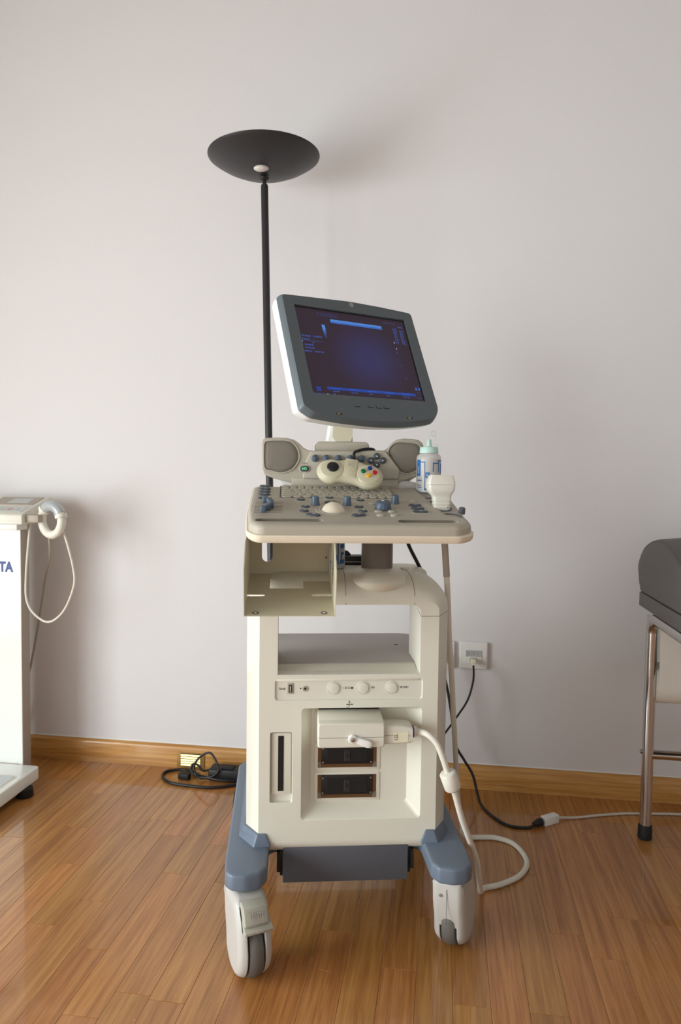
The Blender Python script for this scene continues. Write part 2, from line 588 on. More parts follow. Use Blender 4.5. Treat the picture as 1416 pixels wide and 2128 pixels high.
def wallbox(name, x0, x1, y0, y1, z0, z1, m='wall'):
    return struct(fin(box(x0, x1, y0, y1, z0, z1), name, m, mw=ROOM))
wallbox('wall_back', RX0 - 0.2, RX1 + 0.2, 0.012, 0.18, -0.05, RZ1)
wallbox('wall_right', RX1, RX1 + 0.15, RY0, 0.012, -0.05, RZ1)
wallbox('wall_front', RX0 - 0.2, RX1 + 0.2, RY0 - 0.15, RY0, -0.05, RZ1)
wallbox('ceiling', RX0 - 0.2, RX1 + 0.2, RY0 - 0.15, 0.18, RZ1, RZ1 + 0.12, 'ceil')
bm = bmesh.new()
addbox(bm, RX0 - 0.2, RX0, RY0, WY0, -0.05, RZ1)
addbox(bm, RX0 - 0.2, RX0, WY1, 0.012, -0.05, RZ1)
addbox(bm, RX0 - 0.2, RX0, WY0, WY1, -0.05, WZ0)
addbox(bm, RX0 - 0.2, RX0, WY0, WY1, WZ1, RZ1)
struct(fin(bm, 'wall_left', 'wall', mw=ROOM))
bm = bmesh.new()
for y in (WY0, WY0 + 0.98, WY0 + 1.96, WY1 - 0.06):
    addbox(bm, RX0 - 0.1, RX0 - 0.04, y, y + 0.06, WZ0, WZ1)
addbox(bm, RX0 - 0.1, RX0 - 0.04, WY0, WY1, WZ0, WZ0 + 0.07)
addbox(bm, RX0 - 0.1, RX0 - 0.04, WY0, WY1, WZ1 - 0.07, WZ1)
struct(fin(bm, 'window_1', 'white', mw=ROOM))

def skirting(name, x0, x1):
    pr = [(0.012, 0.0), (0.0, 0.0), (0.0, 0.066), (0.002, 0.072), (0.0065, 0.0765), (0.012, 0.078)]
    return struct(fin(prism(pr, x0, x1, 'x'), name, 'skirt', smooth=40, mw=ROOM))
skirting('baseboard_back', RX0, RX1)
bm = prism([(0.0118, 0.078), (0.0095, 0.078), (0.0095, 0.0795), (0.0118, 0.0815)], RX0, RX1, 'x')
struct(fin(bm, 'trim_1', 'white', mw=ROOM))
struct(fin(box(RX0, RX0 + 0.012, RY0, WY0, 0, 0.078), 'baseboard_left', 'skirt', mw=ROOM))
struct(fin(box(RX1 - 0.012, RX1, RY0, 0, 0, 0.078), 'baseboard_right', 'skirt', mw=ROOM))

# ------------------------------------------------------------------ ultrasound machine
um = thing('ultrasound_machine', 'cream and slate-blue ultrasound machine on casters in the middle of the room', 'ultrasound machine', MACH)

# --- base frame
def base_outline(s):
    xo, xi = 0.2545, 0.166
    return [(s * xi, 0.03), (s * (xi + 0.002), -0.085), (s * (xi + 0.014), -0.108), (s * 0.21, -0.119), (s * 0.24, -0.114), (s * (xo - 0.002), -0.095), (s * xo, -0.06), (s * 0.262, 0.44), (s * 0.245, 0.465), (s * xi, 0.465)]
U = [(-0.166, 0.03), (-0.168, -0.085), (-0.180, -0.108), (-0.21, -0.119), (-0.238, -0.114), (-0.2515, -0.098), (-0.2545, -0.06), (-0.258, 0.43), (-0.245, 0.462)]
U = U + [(-a, b) for a, b in U[::-1]]
bm = prism(fillet(U, [0.02, 0.01, 0.012, 0.03, 0.02, 0.012, 0.0, 0.02, 0.02, 0.02, 0.02, 0.0, 0.012, 0.02, 0.03, 0.012, 0.01, 0.02], 3), 0.171, 0.206, 'z', 0.006, 3, 45)
base = fin(bm, 'base_frame', 'blue', um)
# raised collars round the cabinet corners
for s in (-1, 1):
    C_ = [(s * 0.172, 0.05), (s * 0.172, -0.004), (s * 0.192, -0.004), (s * 0.2235, 0.043), (s * 0.2265, 0.37), (s * 0.19, 0.37), (s * 0.19, 0.05)]
    if s < 0:
        C_ = C_[::-1]
    rg = [[(p, q, 0.20) for p, q in shrink(C_, -0.010)], [(p, q, 0.208) for p, q in shrink(C_, -0.0095)], [(p, q, 0.222) for p, q in shrink(C_, -0.003)], [(p, q, 0.231) for p, q in shrink(C_, 0.0)]]
    o = fin(loft(rg), 'collar', 'blue', base, 30)
    soften(o, 0.003, 2, 30)
# under-body box
bm = box(-0.136, 0.136, 0.004, 0.34, 0.118, 0.205, 0.002, 2)
ub = fin(bm, 'underbody_box', 'box', um)
for s in (-1, 1):
    bm = prism(fillet([(0.012, 0.186), (0.012, 0.130), (0.03, 0.124), (0.05, 0.124), (0.05, 0.186)], 0.004, 2), s * 0.1362, s * 0.1425, 'x')
    fin(bm, 'latch', 'black', ub)
    bm = prism(fillet([(0.004, 0.176), (0.004, 0.142), (0.02, 0.137), (0.03, 0.14), (0.03, 0.18), (0.014, 0.182)], 0.003, 2), s * 0.1425, s * 0.149, 'x')
    fin(bm, 'latch_tab', 'blackr', ub)

# --- casters
def caster(cx, cy, b, brake, m_shell='cast', simple=False):
    """pivot at (cx, cy); wheel trails along direction b (0 = towards the viewer, -y)"""
    e = fin(lathe([(0.0, 0.172), (0.026, 0.172), (0.026, 0.160), (0.0, 0.160)][::-1], 24), 'caster', 'black', um, loc=(cx, cy, 0), rot=(0, 0, b))
    # profile in (y, z), wheel centre at y=-0.041
    wy, wz, wr = -0.041, 0.0625, 0.0625
    pr = []
    for k in range(13):
        a = R(-172 + 184 * k / 12)          # from back-bottom round the bottom to front
        pr.append((wy + 0.0575 * math.cos(a) * -1, wz + 0.0575 * math.sin(a)))
    # pr runs from back (+y) .. bottom .. front (-y)
    pr = [(wy + 0.0575, wz + 0.012)] + pr[1:-1] + [(wy - 0.0575, wz + 0.012)]
    top = [(wy - 0.050, 0.112), (wy - 0.026, 0.152), (wy - 0.006, 0.166), (0.022, 0.168), (0.031, 0.155), (0.027, 0.11)]
    prof = pr + top
    cyp = sum(p[0] for p in prof) / len(prof); czp = 0.085
    def slab(x, d):
        res = []
        for (a_, b_) in shrink(prof, -d):
            res.append((x, a_, min(b_, 0.168)))
        return res
    rg = [slab(x_, d_) for x_, d_ in ((-0.0350, 0.0215), (-0.0340, 0.0135), (-0.0315, 0.0075), (-0.0270, 0.003), (-0.0205, 0.0), (0.0205, 0.0), (0.0270, 0.003), (0.0315, 0.0075), (0.0340, 0.0135), (0.0350, 0.0215))]
    sh = fin(loft(rg), 'caster_shell', m_shell, e, 50)
    cut = [box(-0.0178, 0.0178, -0.2, -0.012, -0.1, 0.118), box(-0.0178, 0.0178, -0.05, 0.08, -0.1, 0.062)]
    if brake:
        cut.append(box(-0.026, 0.06, -0.2, wy - 0.022, 0.114, 0.3))
    boolean(sh, cut)
    soften(sh, 0.003, 2, 50)
    sh.data.set_sharp_from_angle(angle=R(50))
    # wheel
    prw = [(0.02, -0.0155), (0.052, -0.0155), (0.0585, -0.0135), (0.0615, -0.008), (0.0625, 0), (0.0615, 0.008), (0.0585, 0.0135), (0.052, 0.0155), (0.02, 0.0155)]
    bm = lathe(prw, 40)
    bmesh.ops.transform(bm, matrix=Matrix.Translation((0, wy, wz)) @ Matrix.Rotation(R(90), 4, 'Y'), verts=bm.verts[:])
    fin(bm, 'wheel', 'tyre', e, 30)
    if brake:
        bm = prism(fillet([(wy - 0.058, 0.112), (wy - 0.062, 0.120), (wy - 0.030, 0.134), (wy - 0.01, 0.134), (wy - 0.01, 0.118)], 0.002, 2), -0.025, 0.031, 'x', 0.0015, 2)
        fin(bm, 'brake_plate', 'castg', e)
        bm = prism(fillet([(wy - 0.052, 0.124), (wy - 0.056, 0.131), (wy - 0.043, 0.158), (wy - 0.02, 0.163), (wy - 0.014, 0.15), (wy - 0.02, 0.13)], 0.004, 3), -0.024, 0.024, 'x', 0.003, 2)
        fin(bm, 'brake_pedal', 'castg', e)
        text('pedal_logo', 'TENTE', 0.0125, 'cast', e, (0.0, wy - 0.0506, 0.1452), (R(64), 0, 0), 0.0004, sx=0.85)
        for (x0, z0, x1, z1) in ((-0.019, 0.1525, 0.019, 0.1525), (-0.0135, 0.138, 0.0135, 0.138)):
            bm = tube([(x0, wy - 0.0505 - (0.1452 - z0) * 0.49, z0), (x1, wy - 0.0505 - (0.1452 - z1) * 0.49, z1)], 0.0005, 1, 6, smooth=False)
            fin(bm, 'logo_line', 'cast', e)
        text('pedal_mark', 'ON', 0.008, 'cast', e, (0.004, wy - 0.0618, 0.1195), (R(30), 0, 0), 0.0004)
    else:
        bm = box(-0.0003, 0.0003, 0.0307, 0.0318, 0.075, 0.15)
        if not simple:
            fin(bm, 'shell_seam', 'ink', e, loc=(0, -0.0005, 0))
            fin(lathe([(0.0035, -0.0006), (0.0035, 0.0006), (0.0, 0.0006)], 12), 'shell_screw', 'steel', e, loc=(0.013, 0.0305, 0.135), rot=(R(-90), 0, 0))
    return e
caster(-0.2170, -0.066, R(20), True)
caster(0.2150, -0.066, R(180 - 28), False)
caster(-0.21, 0.40, R(205), False, 'blackr', True)
caster(0.21, 0.40, R(160), False, 'blackr', True)

# --- cabinet body
XL, XR = -0.2175, 0.2225
plan = [(-0.189, 0.0), (0.194, 0.0), (XR, 0.045), (XR, 0.335), (0.195, 0.362), (-0.19, 0.362), (XL, 0.335), (XL, 0.045)]
bm = prism(plan, 0.182, 0.574, 'z')
bev(bm, 0.030, 6, 30, lambda e: all(v.co.z < 0.19 and v.co.y < 0.001 for v in e.verts))
cab = fin(bm, 'cabinet', 'cream', um)
cuts = []
cuts.append(prism(fillet([(-0.1555, 0.519), (0.160, 0.519), (0.160, 0.5635), (-0.1555, 0.5635)], 0.006, 3), -0.02, 0.0035, 'y'))     # port strip
cuts.append(prism(fillet([(-0.165, 0.297), (-0.1178, 0.297), (-0.1178, 0.4500), (-0.165, 0.4500)], 0.004, 3), -0.02, 0.010, 'y'))      # slot recess
# funnel-shaped connector recess
o4 = [(-0.0985, 0.2575), (0.160, 0.2575), (0.160, 0.5015), (-0.0985, 0.5015)]
i4 = [(-0.0765, 0.283), (0.134, 0.283), (0.134, 0.4925), (-0.0765, 0.4925)]
def ring(q, y):
    return [(a, y, b) for a, b in fillet(q, 0.008, 4)]
k_ = 1 + 0.01 / 0.03
ext = [(i[0] + (o[0] - i[0]) * k_, i[1] + (o[1] - i[1]) * k_) for o, i in zip(o4, i4)]
cuts.append(loft([ring(ext, -0.01), ring(i4, 0.03)]))
boolean(cab, cuts)
soften(cab, 0.0045, 3, 24, lambda e: 0.215 < min(v.co.z for v in e.verts) < 0.565 and not (max(v.co.z for v in e.verts) > 0.57 and False))
cab.data.materials.clear(); cab.data.materials.append(M['cream'])

# ledge + deck
bm = prism([(0.0, 0.566), (0.06, 0.581), (0.075, 0.581), (0.075, 0.570), (0.0, 0.560)], -0.154, 0.154, 'x', 0.0015, 2)
fin(bm, 'ledge', 'cream', cab)
bm = prism(fillet([(-0.205, 0.062), (0.205, 0.062), (0.205, 0.358), (-0.205, 0.358)], [0.004, 0.004, 0.05, 0.05], 6), 0.570, 0.5835, 'z', 0.003, 2)
deck = fin(bm, 'deck_shelf', 'deck', um)
for q in ((-0.163, 0.225), (0.136, 0.225)):
    fin(lathe([(0.0, 0.0), (0.005, 0.0), (0.005, 0.0006), (0.003, 0.0009), (0.0, 0.0009)], 16), 'deck_screw', 'ink', deck, loc=(q[0], q[1], 0.5835))

# arch: two uprights and the rounded cross beam
def arch_ring(y):
    inc = max(0.0, 0.0285 * (1 - y / 0.045))
    t = max(0.0, 1 - y / 0.085)
    itp = 0.052 * (1 - math.sqrt(max(0, 1 - t * t)))
    pts = []
    zt, zb, rx, rz = 0.787, 0.574, 0.085, 0.075
    outer = [(XL, zb, -1, 0)]
    for k in range(13):
        a = R(180 - 90 * k / 12)
        outer.append((XL + rx + rx * math.cos(a), zt - rz + rz * math.sin(a), math.cos(a), math.sin(a)))
    for k in range(13):
        a = R(90 - 90 * k / 12)
        outer.append((XR - rx + rx * math.cos(a), zt - rz + rz * math.sin(a), math.cos(a), math.sin(a)))
    outer.append((XR, zb, 1, 0))
    for (x, z, nx, nz) in outer:
        pts.append((x - nx * inc, y, z - max(0, nz) * itp))
    inner = [(0.1545, zb), (0.1545, 0.705)] + [(0.1545 - 0.018 + 0.018 * math.cos(R(a)), 0.7055 + 0.018 * math.sin(R(a))) for a in (15, 30, 45, 60, 75, 90)] + [(-0.1325 + 0.018 * math.cos(R(a)), 0.7055 + 0.018 * math.sin(R(a))) for a in (90, 105, 120, 135, 150, 165)] + [(-0.1505, 0.705), (-0.1505, zb)]
    pts += [(x, y, z) for x, z in inner]
    return pts
rings = [arch_ring(y) for y in (0.0, 0.004, 0.010, 0.02, 0.032, 0.045, 0.06, 0.075, 0.085, 0.115, 0.145)]
arch = fin(loft(rings), 'arch_frame', 'cream', um, 24)
bm = prism(fillet([(-0.185, 0.09), (0.185, 0.09), (0.185, 0.215), (-0.185, 0.215)], [0.0, 0.0, 0.04, 0.04], 6), 0.735, 0.7868, 'z', 0.01, 3, 40)
fin(bm, 'top_deck', 'cream', um)
# moulded joints of the arch
def seam(pts, r=0.00055, parent=arch, m='ink'):
    return fin(tube(pts, r, 1, 6, smooth=False), 'seam', 'seamline', parent)
def topz(y):
    t = max(0.0, 1 - y / 0.085)
    return 0.787 - 0.052 * (1 - math.sqrt(max(0, 1 - t * t)))
for xs in (-0.0075, 0.1405):
    seam([(xs, -0.0002, 0.7235)] + [(xs - 0.0 if xs < 0 else xs - 0.008 * (k / 8) ** 2, 0.085 * (k / 8) ** 1.6, topz(0.085 * (k / 8) ** 1.6) + 0.0001) for k in range(1, 9)])
seam([(0.1545, 0.0, 0.699), (0.194, -0.0001, 0.699), (0.2225, 0.045, 0.702), (0.2227, 0.14, 0.702)])
seam([(0.1544, 0.0, 0.699), (0.1544, 0.06, 0.712), (0.1544, 0.144, 0.712)])
seam([(-0.1505, 0.0, 0.699), (-0.19, -0.0001, 0.699), (-0.2175, 0.045, 0.702), (-0.2177, 0.14, 0.702)])
# lifting column and its collar
bm = bmesh.new()
bmesh.ops.create_uvsphere(bm, u_segments=40, v_segments=20, radius=1.0)
bmesh.ops.transform(bm, matrix=Matrix.Translation((0.067, 0.078, 0.7675)) @ Matrix.Diagonal((0.071, 0.092, 0.029, 1)), verts=bm.verts[:])
fin(bm, 'column_collar', 'cream', um, 60)
bm = lathe([(0.0362, 0.76), (0.0362, 0.7845), (0.0352, 0.7855), (0.0352, 0.90)], 40)
fin(bm, 'lift_column', 'pipe', um, loc=(0.068, 0.082, 0))
fin(lathe([(0.0, 0.0), (0.0095, 0.0), (0.0095, 0.004), (0.0, 0.004)], 20), 'plug_cap', 'lipc', um, loc=(0.134, 0.10, 0.786), rot=(R(-8), 0, 0))
# short black unit lying on the deck behind the column
bm = box(-0.03, 0.06, 0.168, 0.212, 0.7868, 0.808, 0.003, 2)
bx = fin(bm, 'cable_box', 'black', um)
fin(prism(ellip(0.006, 0.803, 0.014, 0.016, 20), 0.185, 0.205, 'y', 0.002, 2), 'box_knob', 'black', bx)
fin(box(-0.03, 0.06, 0.1665, 0.1682, 0.794, 0.7955), 'box_line', 'steel', bx)
# cord from console to arch
fin(tube([(0.138, 0.098, 0.87), (0.141, 0.10, 0.8445), (0.1705, 0.14, 0.7959), (0.198, 0.172, 0.7498), (0.202, 0.18, 0.72), (0.19, 0.24, 0.60)], 0.0042, 6, 8), 'console_cord', 'cablek', um)

# --- port strip details (front face y=0.0035)
Y0 = 0.0035
for px in (-0.0309, 0.0319, 0.0941):
    fin(lathe([(0.0, 0.0), (0.0142, 0.0), (0.0142, 0.0012), (0.0128, 0.0014), (0.0128, 0.0004), (0.0122, 0.0004), (0.0116, 0.0022), (0.010, 0.0026), (0.0, 0.0026)], 32), 'port_cap', 'cream', cab, loc=(px, Y0, 0.5435), rot=UPR)
fin(box(-0.1295, -0.1165, Y0 - 0.0012, Y0, 0.532, 0.5555, 0.0005), 'serial_port', 'scaleg', cab)
fin(box(-0.1268, -0.1192, Y0 - 0.0014, Y0 + 0.001, 0.5355, 0.552), 'serial_socket', 'ink', cab)
fin(box(-0.1245, -0.1218, Y0 - 0.0019, Y0 + 0.001, 0.5375, 0.55), 'serial_tongue', 'greyk', cab)
fin(lathe([(0.0, 0.0), (0.0064, 0.0), (0.0064, 0.001), (0.0045, 0.0016), (0.003, 0.001), (0.0, 0.001)], 24), 'audio_jack', 'scaleg', cab, loc=(-0.0914, Y0, 0.5432), rot=UPR)
fin(lathe([(0.0, 0.0), (0.0028, 0.0), (0.0028, 0.0014), (0.0, 0.0014)], 16), 'jack_hole', 'ink', cab, loc=(-0.0914, Y0, 0.5432), rot=UPR)
text('port_label', 'Serial', 0.0072, 'ink', cab, (-0.1405, Y0 - 0.0002, 0.5434), UPR, sx=0.85)
text('port_label', 'ECG', 0.0062, 'ink', cab, (-0.001, Y0 - 0.0002, 0.5438), UPR)
fin(box(0.0062, 0.0105, Y0 - 0.0004, Y0, 0.5418, 0.5458), 'port_mark', 'ink', cab)
fin(lathe([(0, 0), (0.0009, 0), (0.0009, 0.0003), (0, 0.0003)], 8), 'port_mark', 'ink', cab, loc=(-0.0105, Y0, 0.5438), rot=UPR)
fin(lathe([(0, 0), (0.0016, 0), (0.0016, 0.0003), (0, 0.0003)], 10), 'port_mark', 'ink', cab, loc=(-0.1013, Y0, 0.5435), rot=UPR)
text('port_label', '4D', 0.0062, 'ink', cab, (0.0535, Y0 - 0.0002, 0.5442), UPR)
text('port_label', 'CWD', 0.0062, 'ink', cab, (0.1225, Y0 - 0.0002, 0.5443), UPR)
text('port_mark', 'II', 0.006, 'ink', cab, (0.1138, Y0 - 0.0002, 0.5443), UPR)
# small probe-socket pictogram above the recess
for (x0, x1, z0, z1) in ((-0.0025, 0.0085, 0.5088, 0.5096), (0.0018, 0.0027, 0.5045, 0.515), (-0.0035, 0.001, 0.5083, 0.5101), (0.0072, 0.0098, 0.508, 0.5104), (0.0012, 0.0033, 0.5148, 0.517), (-0.0028, 0.002, 0.5028, 0.5036), (0.0028, 0.006, 0.5125, 0.5131)):
    fin(box(x0, x1, -0.0004, 0.0002, z0, z1), 'pictogram_stroke', 'ink', cab)
# card slot
bm = prism(fillet([(-0.1615, 0.313), (-0.1212, 0.313), (-0.1212, 0.4465), (-0.1615, 0.4465)], 0.003, 3), 0.0065, 0.0101, 'y', 0.0008, 2)
sl = fin(bm, 'card_slot_plate', 'cream', cab)
fin(box(-0.1482, -0.1362, 0.0058, 0.0068, 0.3205, 0.4405), 'card_slot', 'black', cab)
fin(box(-0.1425, -0.1417, 0.0054, 0.006, 0.3225, 0.4385), 'slot_line', 'ink', cab)
# probe sockets on the floor of the recess (y = 0.03)
def socket(z0, z1):
    YF = 0.03
    fr = fillet([(-0.0695, z0 - 0.007), (0.0745, z0 - 0.007), (0.0745, z1 + 0.006), (-0.0695, z1 + 0.006)], 0.005, 3)
    s_ = fin(prism(fr, YF - 0.0018, YF + 0.001, 'y', 0.0012, 2), 'probe_socket', 'cream', um)
    fin(box(-0.0620, 0.0668, YF - 0.0024, YF, z0, z1, 0.0004, 1), 'socket_edge', 'copper', s_)
    fin(box(-0.0620, -0.0545, YF - 0.0027, YF, z0, z0 + 0.013), 'socket_corner', 'pipe', s_)
    fin(box(0.0582, 0.0668, YF - 0.0027, YF, z0, z0 + 0.013), 'socket_corner', 'pipe', s_)
    for k in range(18):
        xx = -0.0530 + k * 0.0061
        fin(box(xx, xx + 0.0048, YF - 0.0032, YF - 0.002, z0 + 0.0015, z0 + 0.0055), 'contact', 'copper', s_)
    fin(box(-0.0545, 0.0582, YF - 0.0052, YF - 0.001, z0 + 0.0085, z1 - 0.0004, 0.0012, 2), 'socket_block', 'black', s_)
    fin(box(-0.0420, 0.0455, YF - 0.0060, YF - 0.005, z0 + 0.014, z1 - 0.007, 0.0004, 1), 'socket_face', 'blackr', s_)
    fin(box(-0.0045, 0.0085, YF - 0.0072, YF - 0.005, z0 + 0.0155, z1 - 0.010, 0.001, 1), 'key_boss', 'ink', s_)
    fin(lathe([(0, 0), (0.0032, 0), (0.0032, 0.0006), (0, 0.0006)], 14), 'key_hole', 'black', s_, loc=(0.002, YF - 0.0072, (z0 + z1) / 2 + 0.003), rot=UPR)
    for q in ((-0.051, z0 + 0.0125), (0.0545, z0 + 0.0125), (-0.051, z1 - 0.0065), (0.0545, z1 - 0.0065)):
        fin(lathe([(0, 0), (0.0022, 0), (0.002, 0.0006), (0, 0.0008)], 10), 'socket_screw', 'steel', s_, loc=(q[0], YF - 0.0052, q[1]), rot=UPR)
socket(0.2925, 0.3445)
socket(0.3605, 0.4105)
socket(0.4290, 0.4790)

# --- console
TH = math.atan(0.223)
cons_loc = (0.0, -0.135, 0.902)
out = [(-0.190, 0.0), (0.20, 0.0), (0.232, 0.020), (0.2330, 0.062), (0.196, 0.085), (0.183, 0.20), (0.168, 0.318), (-0.214, 0.318), (-0.2135, 0.12), (-0.208, 0.028)]
outf = fillet(out, [0.03, 0.03, 0.028, 0.02, 0.03, 0.02, 0.012, 0.018, 0.05, 0.03], 5)
rings = []
for d, h in ((0.0, -0.0215), (0.0, -0.010), (0.0012, -0.006), (0.0045, -0.0022), (0.009, -0.0006), (0.015, 0.0)):
    rings.append([(a, b, h) for a, b in shrink(outf, d)])
cons = fin(loft(rings), 'console', 'greyp', um, 40)
cons.location = (0, 0, 0)
# palm grooves + trackball well
gr = []
for (xa, xb, s0) in ((-0.196, -0.062, 0.0335), (0.085, 0.207, 0.0315)):
    g = []
    for d, h, sh_ in ((-0.003, 0.006, -0.003), (0.0, 0.0, 0.0), (0.0005, -0.007, 0.006), (0.0020, -0.0115, 0.008), (0.0060, -0.0140, 0.007)):
        g.append([(a, b, h) for a, b in stad((xa + xb) / 2, s0 + sh_, (xb - xa) - 2 * d, 0.021 - 2 * d)])
    gr.append(loft(g))
boolean(cons, gr)
soften(cons, 0.0015, 2, 30)
cons.data.materials.clear(); cons.data.materials.append(M['greyp'])
cons.location = cons_loc
cons.rotation_euler = (TH, 0, 0)
lip = [(-0.196, -0.004), (0.206, -0.004), (0.238, 0.017), (0.2385, 0.30), (0.21, 0.325), (-0.20, 0.325), (-0.2185, 0.30), (-0.2185, 0.12), (-0.2135, 0.026)]
lipf = fillet(lip, [0.03, 0.03, 0.028, 0.02, 0.03, 0.03, 0.02, 0.05, 0.03], 5)
rings = [[(a, b, h) for a, b in shrink(lipf, d)] for d, h in ((0.012, -0.0385), (0.004, -0.0362), (0.0008, -0.031), (0.0, -0.0225), (0.0016, -0.0205), (0.004, -0.0205))]
fin(loft(rings), 'console_lip', 'lipc', cons, 40)
# side holder tray (sits a little lower than the keyboard deck)
ht = fillet([(0.160, 0.055), (0.232, 0.055), (0.236, 0.30), (0.20, 0.345), (0.155, 0.345)], [0.0, 0.01, 0.03, 0.02, 0.0], 5)
hold = fin(prism(ht, -0.030, -0.0065, 'z', 0.003, 3, 40), 'holder_tray', 'greyp', cons)
def cup(x, s, r, hz=-0.0065):
    c_ = lathe([(r * 0.4, -0.02), (r * 0.82, -0.002), (r * 0.86, 0.0005), (r * 0.95, 0.0022), (r, 0.0018), (r, -0.004), (r * 0.5, -0.03)], 28)
    return fin(c_, 'holder_cup', 'knob', cons, 40, loc=(x, s, hz))
cup(0.203, 0.086, 0.0225)
cup(0.184, 0.222, 0.018)
cup(0.198, 0.150, 0.0215)
fin(lathe([(0, 0), (0.007, 0), (0.007, 0.012), (0.005, 0.014), (0, 0.014)], 16), 'holder_peg', 'box', cons, loc=(0.2335, 0.118, -0.008))
# keyboard
fin(box(-0.1465, 0.1055, 0.2085, 0.3165, -0.001, 0.0004), 'keyboard_well', 'ink', cons)
KP = 0.0176
km = {}
def keymesh(w, d):
    if (w, d) not in km:
        c = 0.0052
        p = [(-w / 2 + c, -d / 2), (w / 2 - c, -d / 2), (w / 2, -d / 2 + c), (w / 2, d / 2 - c), (w / 2 - c, d / 2), (-w / 2 + c, d / 2), (-w / 2, d / 2 - c), (-w / 2, -d / 2 + c)]
        t = [(a * 0.96, b * 0.96) for a, b in p]
        b_ = loft([[(a, b, 0.0) for a, b in p], [(a, b, 0.0016) for a, b in p], [(a, b, 0.0022) for a, b in t]])
        bmesh.ops.recalc_face_normals(b_, faces=b_.faces[:])
        me = bpy.data.meshes.new('key'); b_.to_mesh(me); b_.free(); me.materials.append(M['greyk'])
        km[(w, d)] = me
    return km[(w, d)]
def key(x, s, w, d):
    o = bpy.data.objects.new('key', keymesh(round(w, 5), d)); COL.objects.link(o)
    o.parent = cons; o.location = (x, s, 0.0004)
rows = 6
RP = 0.108 / rows
for r_ in range(rows):
    s_ = 0.2085 + RP * (r_ + 0.5)
    x0 = -0.1455; xe = 0.1045
    if r_ == 0:
        lay = [1.3, 1.1, 1.1, 5.6, 1.1, 1.1, 1.0, 1.0]
    else:
        lead = (0, 2.0, 1.6, 1.4, 1.0, 1.0)[r_]
        lay = [lead] + [1.0] * 12
        rem = (xe - x0) / KP - sum(lay)
        lay.append(rem)
    tot = sum(lay); u = (xe - x0) / tot
    x = x0
    for kx in lay:
        key(x + kx * u / 2, s_, kx * u - 0.0007, RP - 0.0007)
        x += kx * u
fin(box(-0.1495, -0.1475, 0.2085, 0.3165, -0.0005, 0.0006), 'keyboard_slot', 'ink', cons)
fin(box(-0.1472, -0.1462, 0.2085, 0.3165, -0.0005, 0.0012), 'keyboard_edge', 'cream', cons)
fin(tube([(0.1035, 0.3165, 0.0004), (0.1075, 0.2085, 0.0004)], 0.0007, 1, 6, smooth=False), 'keyboard_slot', 'ink', cons)
# oval buttons
bcache = {}
def oval(x, s, L_, W_, rot=0.0, m='btn', rim=True, dot=True):
    k = (L_, W_, m)
    if k not in bcache:
        p = stad(0, 0, L_, W_) if L_ > W_ * 1.25 else ellip(0, 0, L_ / 2, W_ / 2, 18)
        rg = []
        for d, h in ((0.0, 0.0), (0.0, 0.0018), (0.0009, 0.0030), (0.0028, 0.0036)):
            rg.append([(a * (1 - 2 * d / L_), b * (1 - 2 * d / W_), h) for a, b in p])
        b_ = loft(rg); bmesh.ops.recalc_face_normals(b_, faces=b_.faces[:])
        me = bpy.data.meshes.new('button'); b_.to_mesh(me); b_.free(); me.materials.append(M[m]); me.shade_smooth(); me.set_sharp_from_angle(angle=R(60))
        bcache[k] = me
    o = bpy.data.objects.new('button', bcache[k]); COL.objects.link(o); o.parent = cons; o.location = (x, s, 0); o.rotation_euler = (0, 0, rot)
    if dot:
        d_ = fin(prism(stad(0, 0, min(0.006, L_ * 0.3), 0.0018), 0.0036, 0.0038, 'z'), 'button_mark', 'inkw', cons, 0, loc=(x + 0.001, s, 0), rot=(0, 0, rot))
    if rim:
        fin(prism(stad(0, 0, L_ + 0.010, W_ + 0.008), -0.0004, 0.0007, 'z', 0.0004, 1), 'button_rim', 'greyk', cons, loc=(x + 0.001, s - 0.001, 0), rot=(0, 0, rot))
for s_ in (0.308, 0.281, 0.256, 0.231):
    oval(-0.184, s_, 0.027, 0.0145, rim=False)
oval(-0.188, 0.200, 0.018, 0.010, rim=False, dot=False)
for (x, s_, a, b, rt, rim) in ((-0.104, 0.187, 0.0185, 0.0135, 0, True), (-0.041, 0.206, 0.0185, 0.013, 0, True), (-0.040, 0.168, 0.028, 0.017, 0, False), (-0.0955, 0.131, 0.0185, 0.0155, 0, False), (-0.0985, 0.098, 0.0185, 0.0155, 0, False), (-0.081, 0.069, 0.030, 0.016, -0.35, False),
                               (0.025, 0.187, 0.0185, 0.0135, 0, True), (0.0175, 0.133, 0.0185, 0.0155, 0, False), (0.022, 0.100, 0.0185, 0.0155, 0, False), (0.0105, 0.069, 0.030, 0.016, 0.35, False),
                               (0.139, 0.149, 0.028, 0.0135, 0, False), (0.1405, 0.124, 0.0285, 0.0135, 0, False), (0.1415, 0.098, 0.033, 0.0145, 0, True)):
    oval(x, s_, a, b, rt, 'btn', rim)
for (x, s_) in ((0.048, 0.161), (0.054, 0.098), (0.082, 0.099), (0.055, 0.070), (0.083, 0.070), (0.139, 0.184)):
    oval(x, s_, 0.0165, 0.0135, 0, 'greyp', False, s_ < 0.08 or s_ > 0.18)
# printed legends on the right of the keyboard
for k in range(7):
    for j in range(2):
        fin(box(0.112 + j * 0.024 + random.uniform(0, .003), 0.130 + j * 0.024, 0.222 + k * 0.0135, 0.2245 + k * 0.0135, -0.0002, 0.0002), 'print_line', 'scaleg', cons, 0)
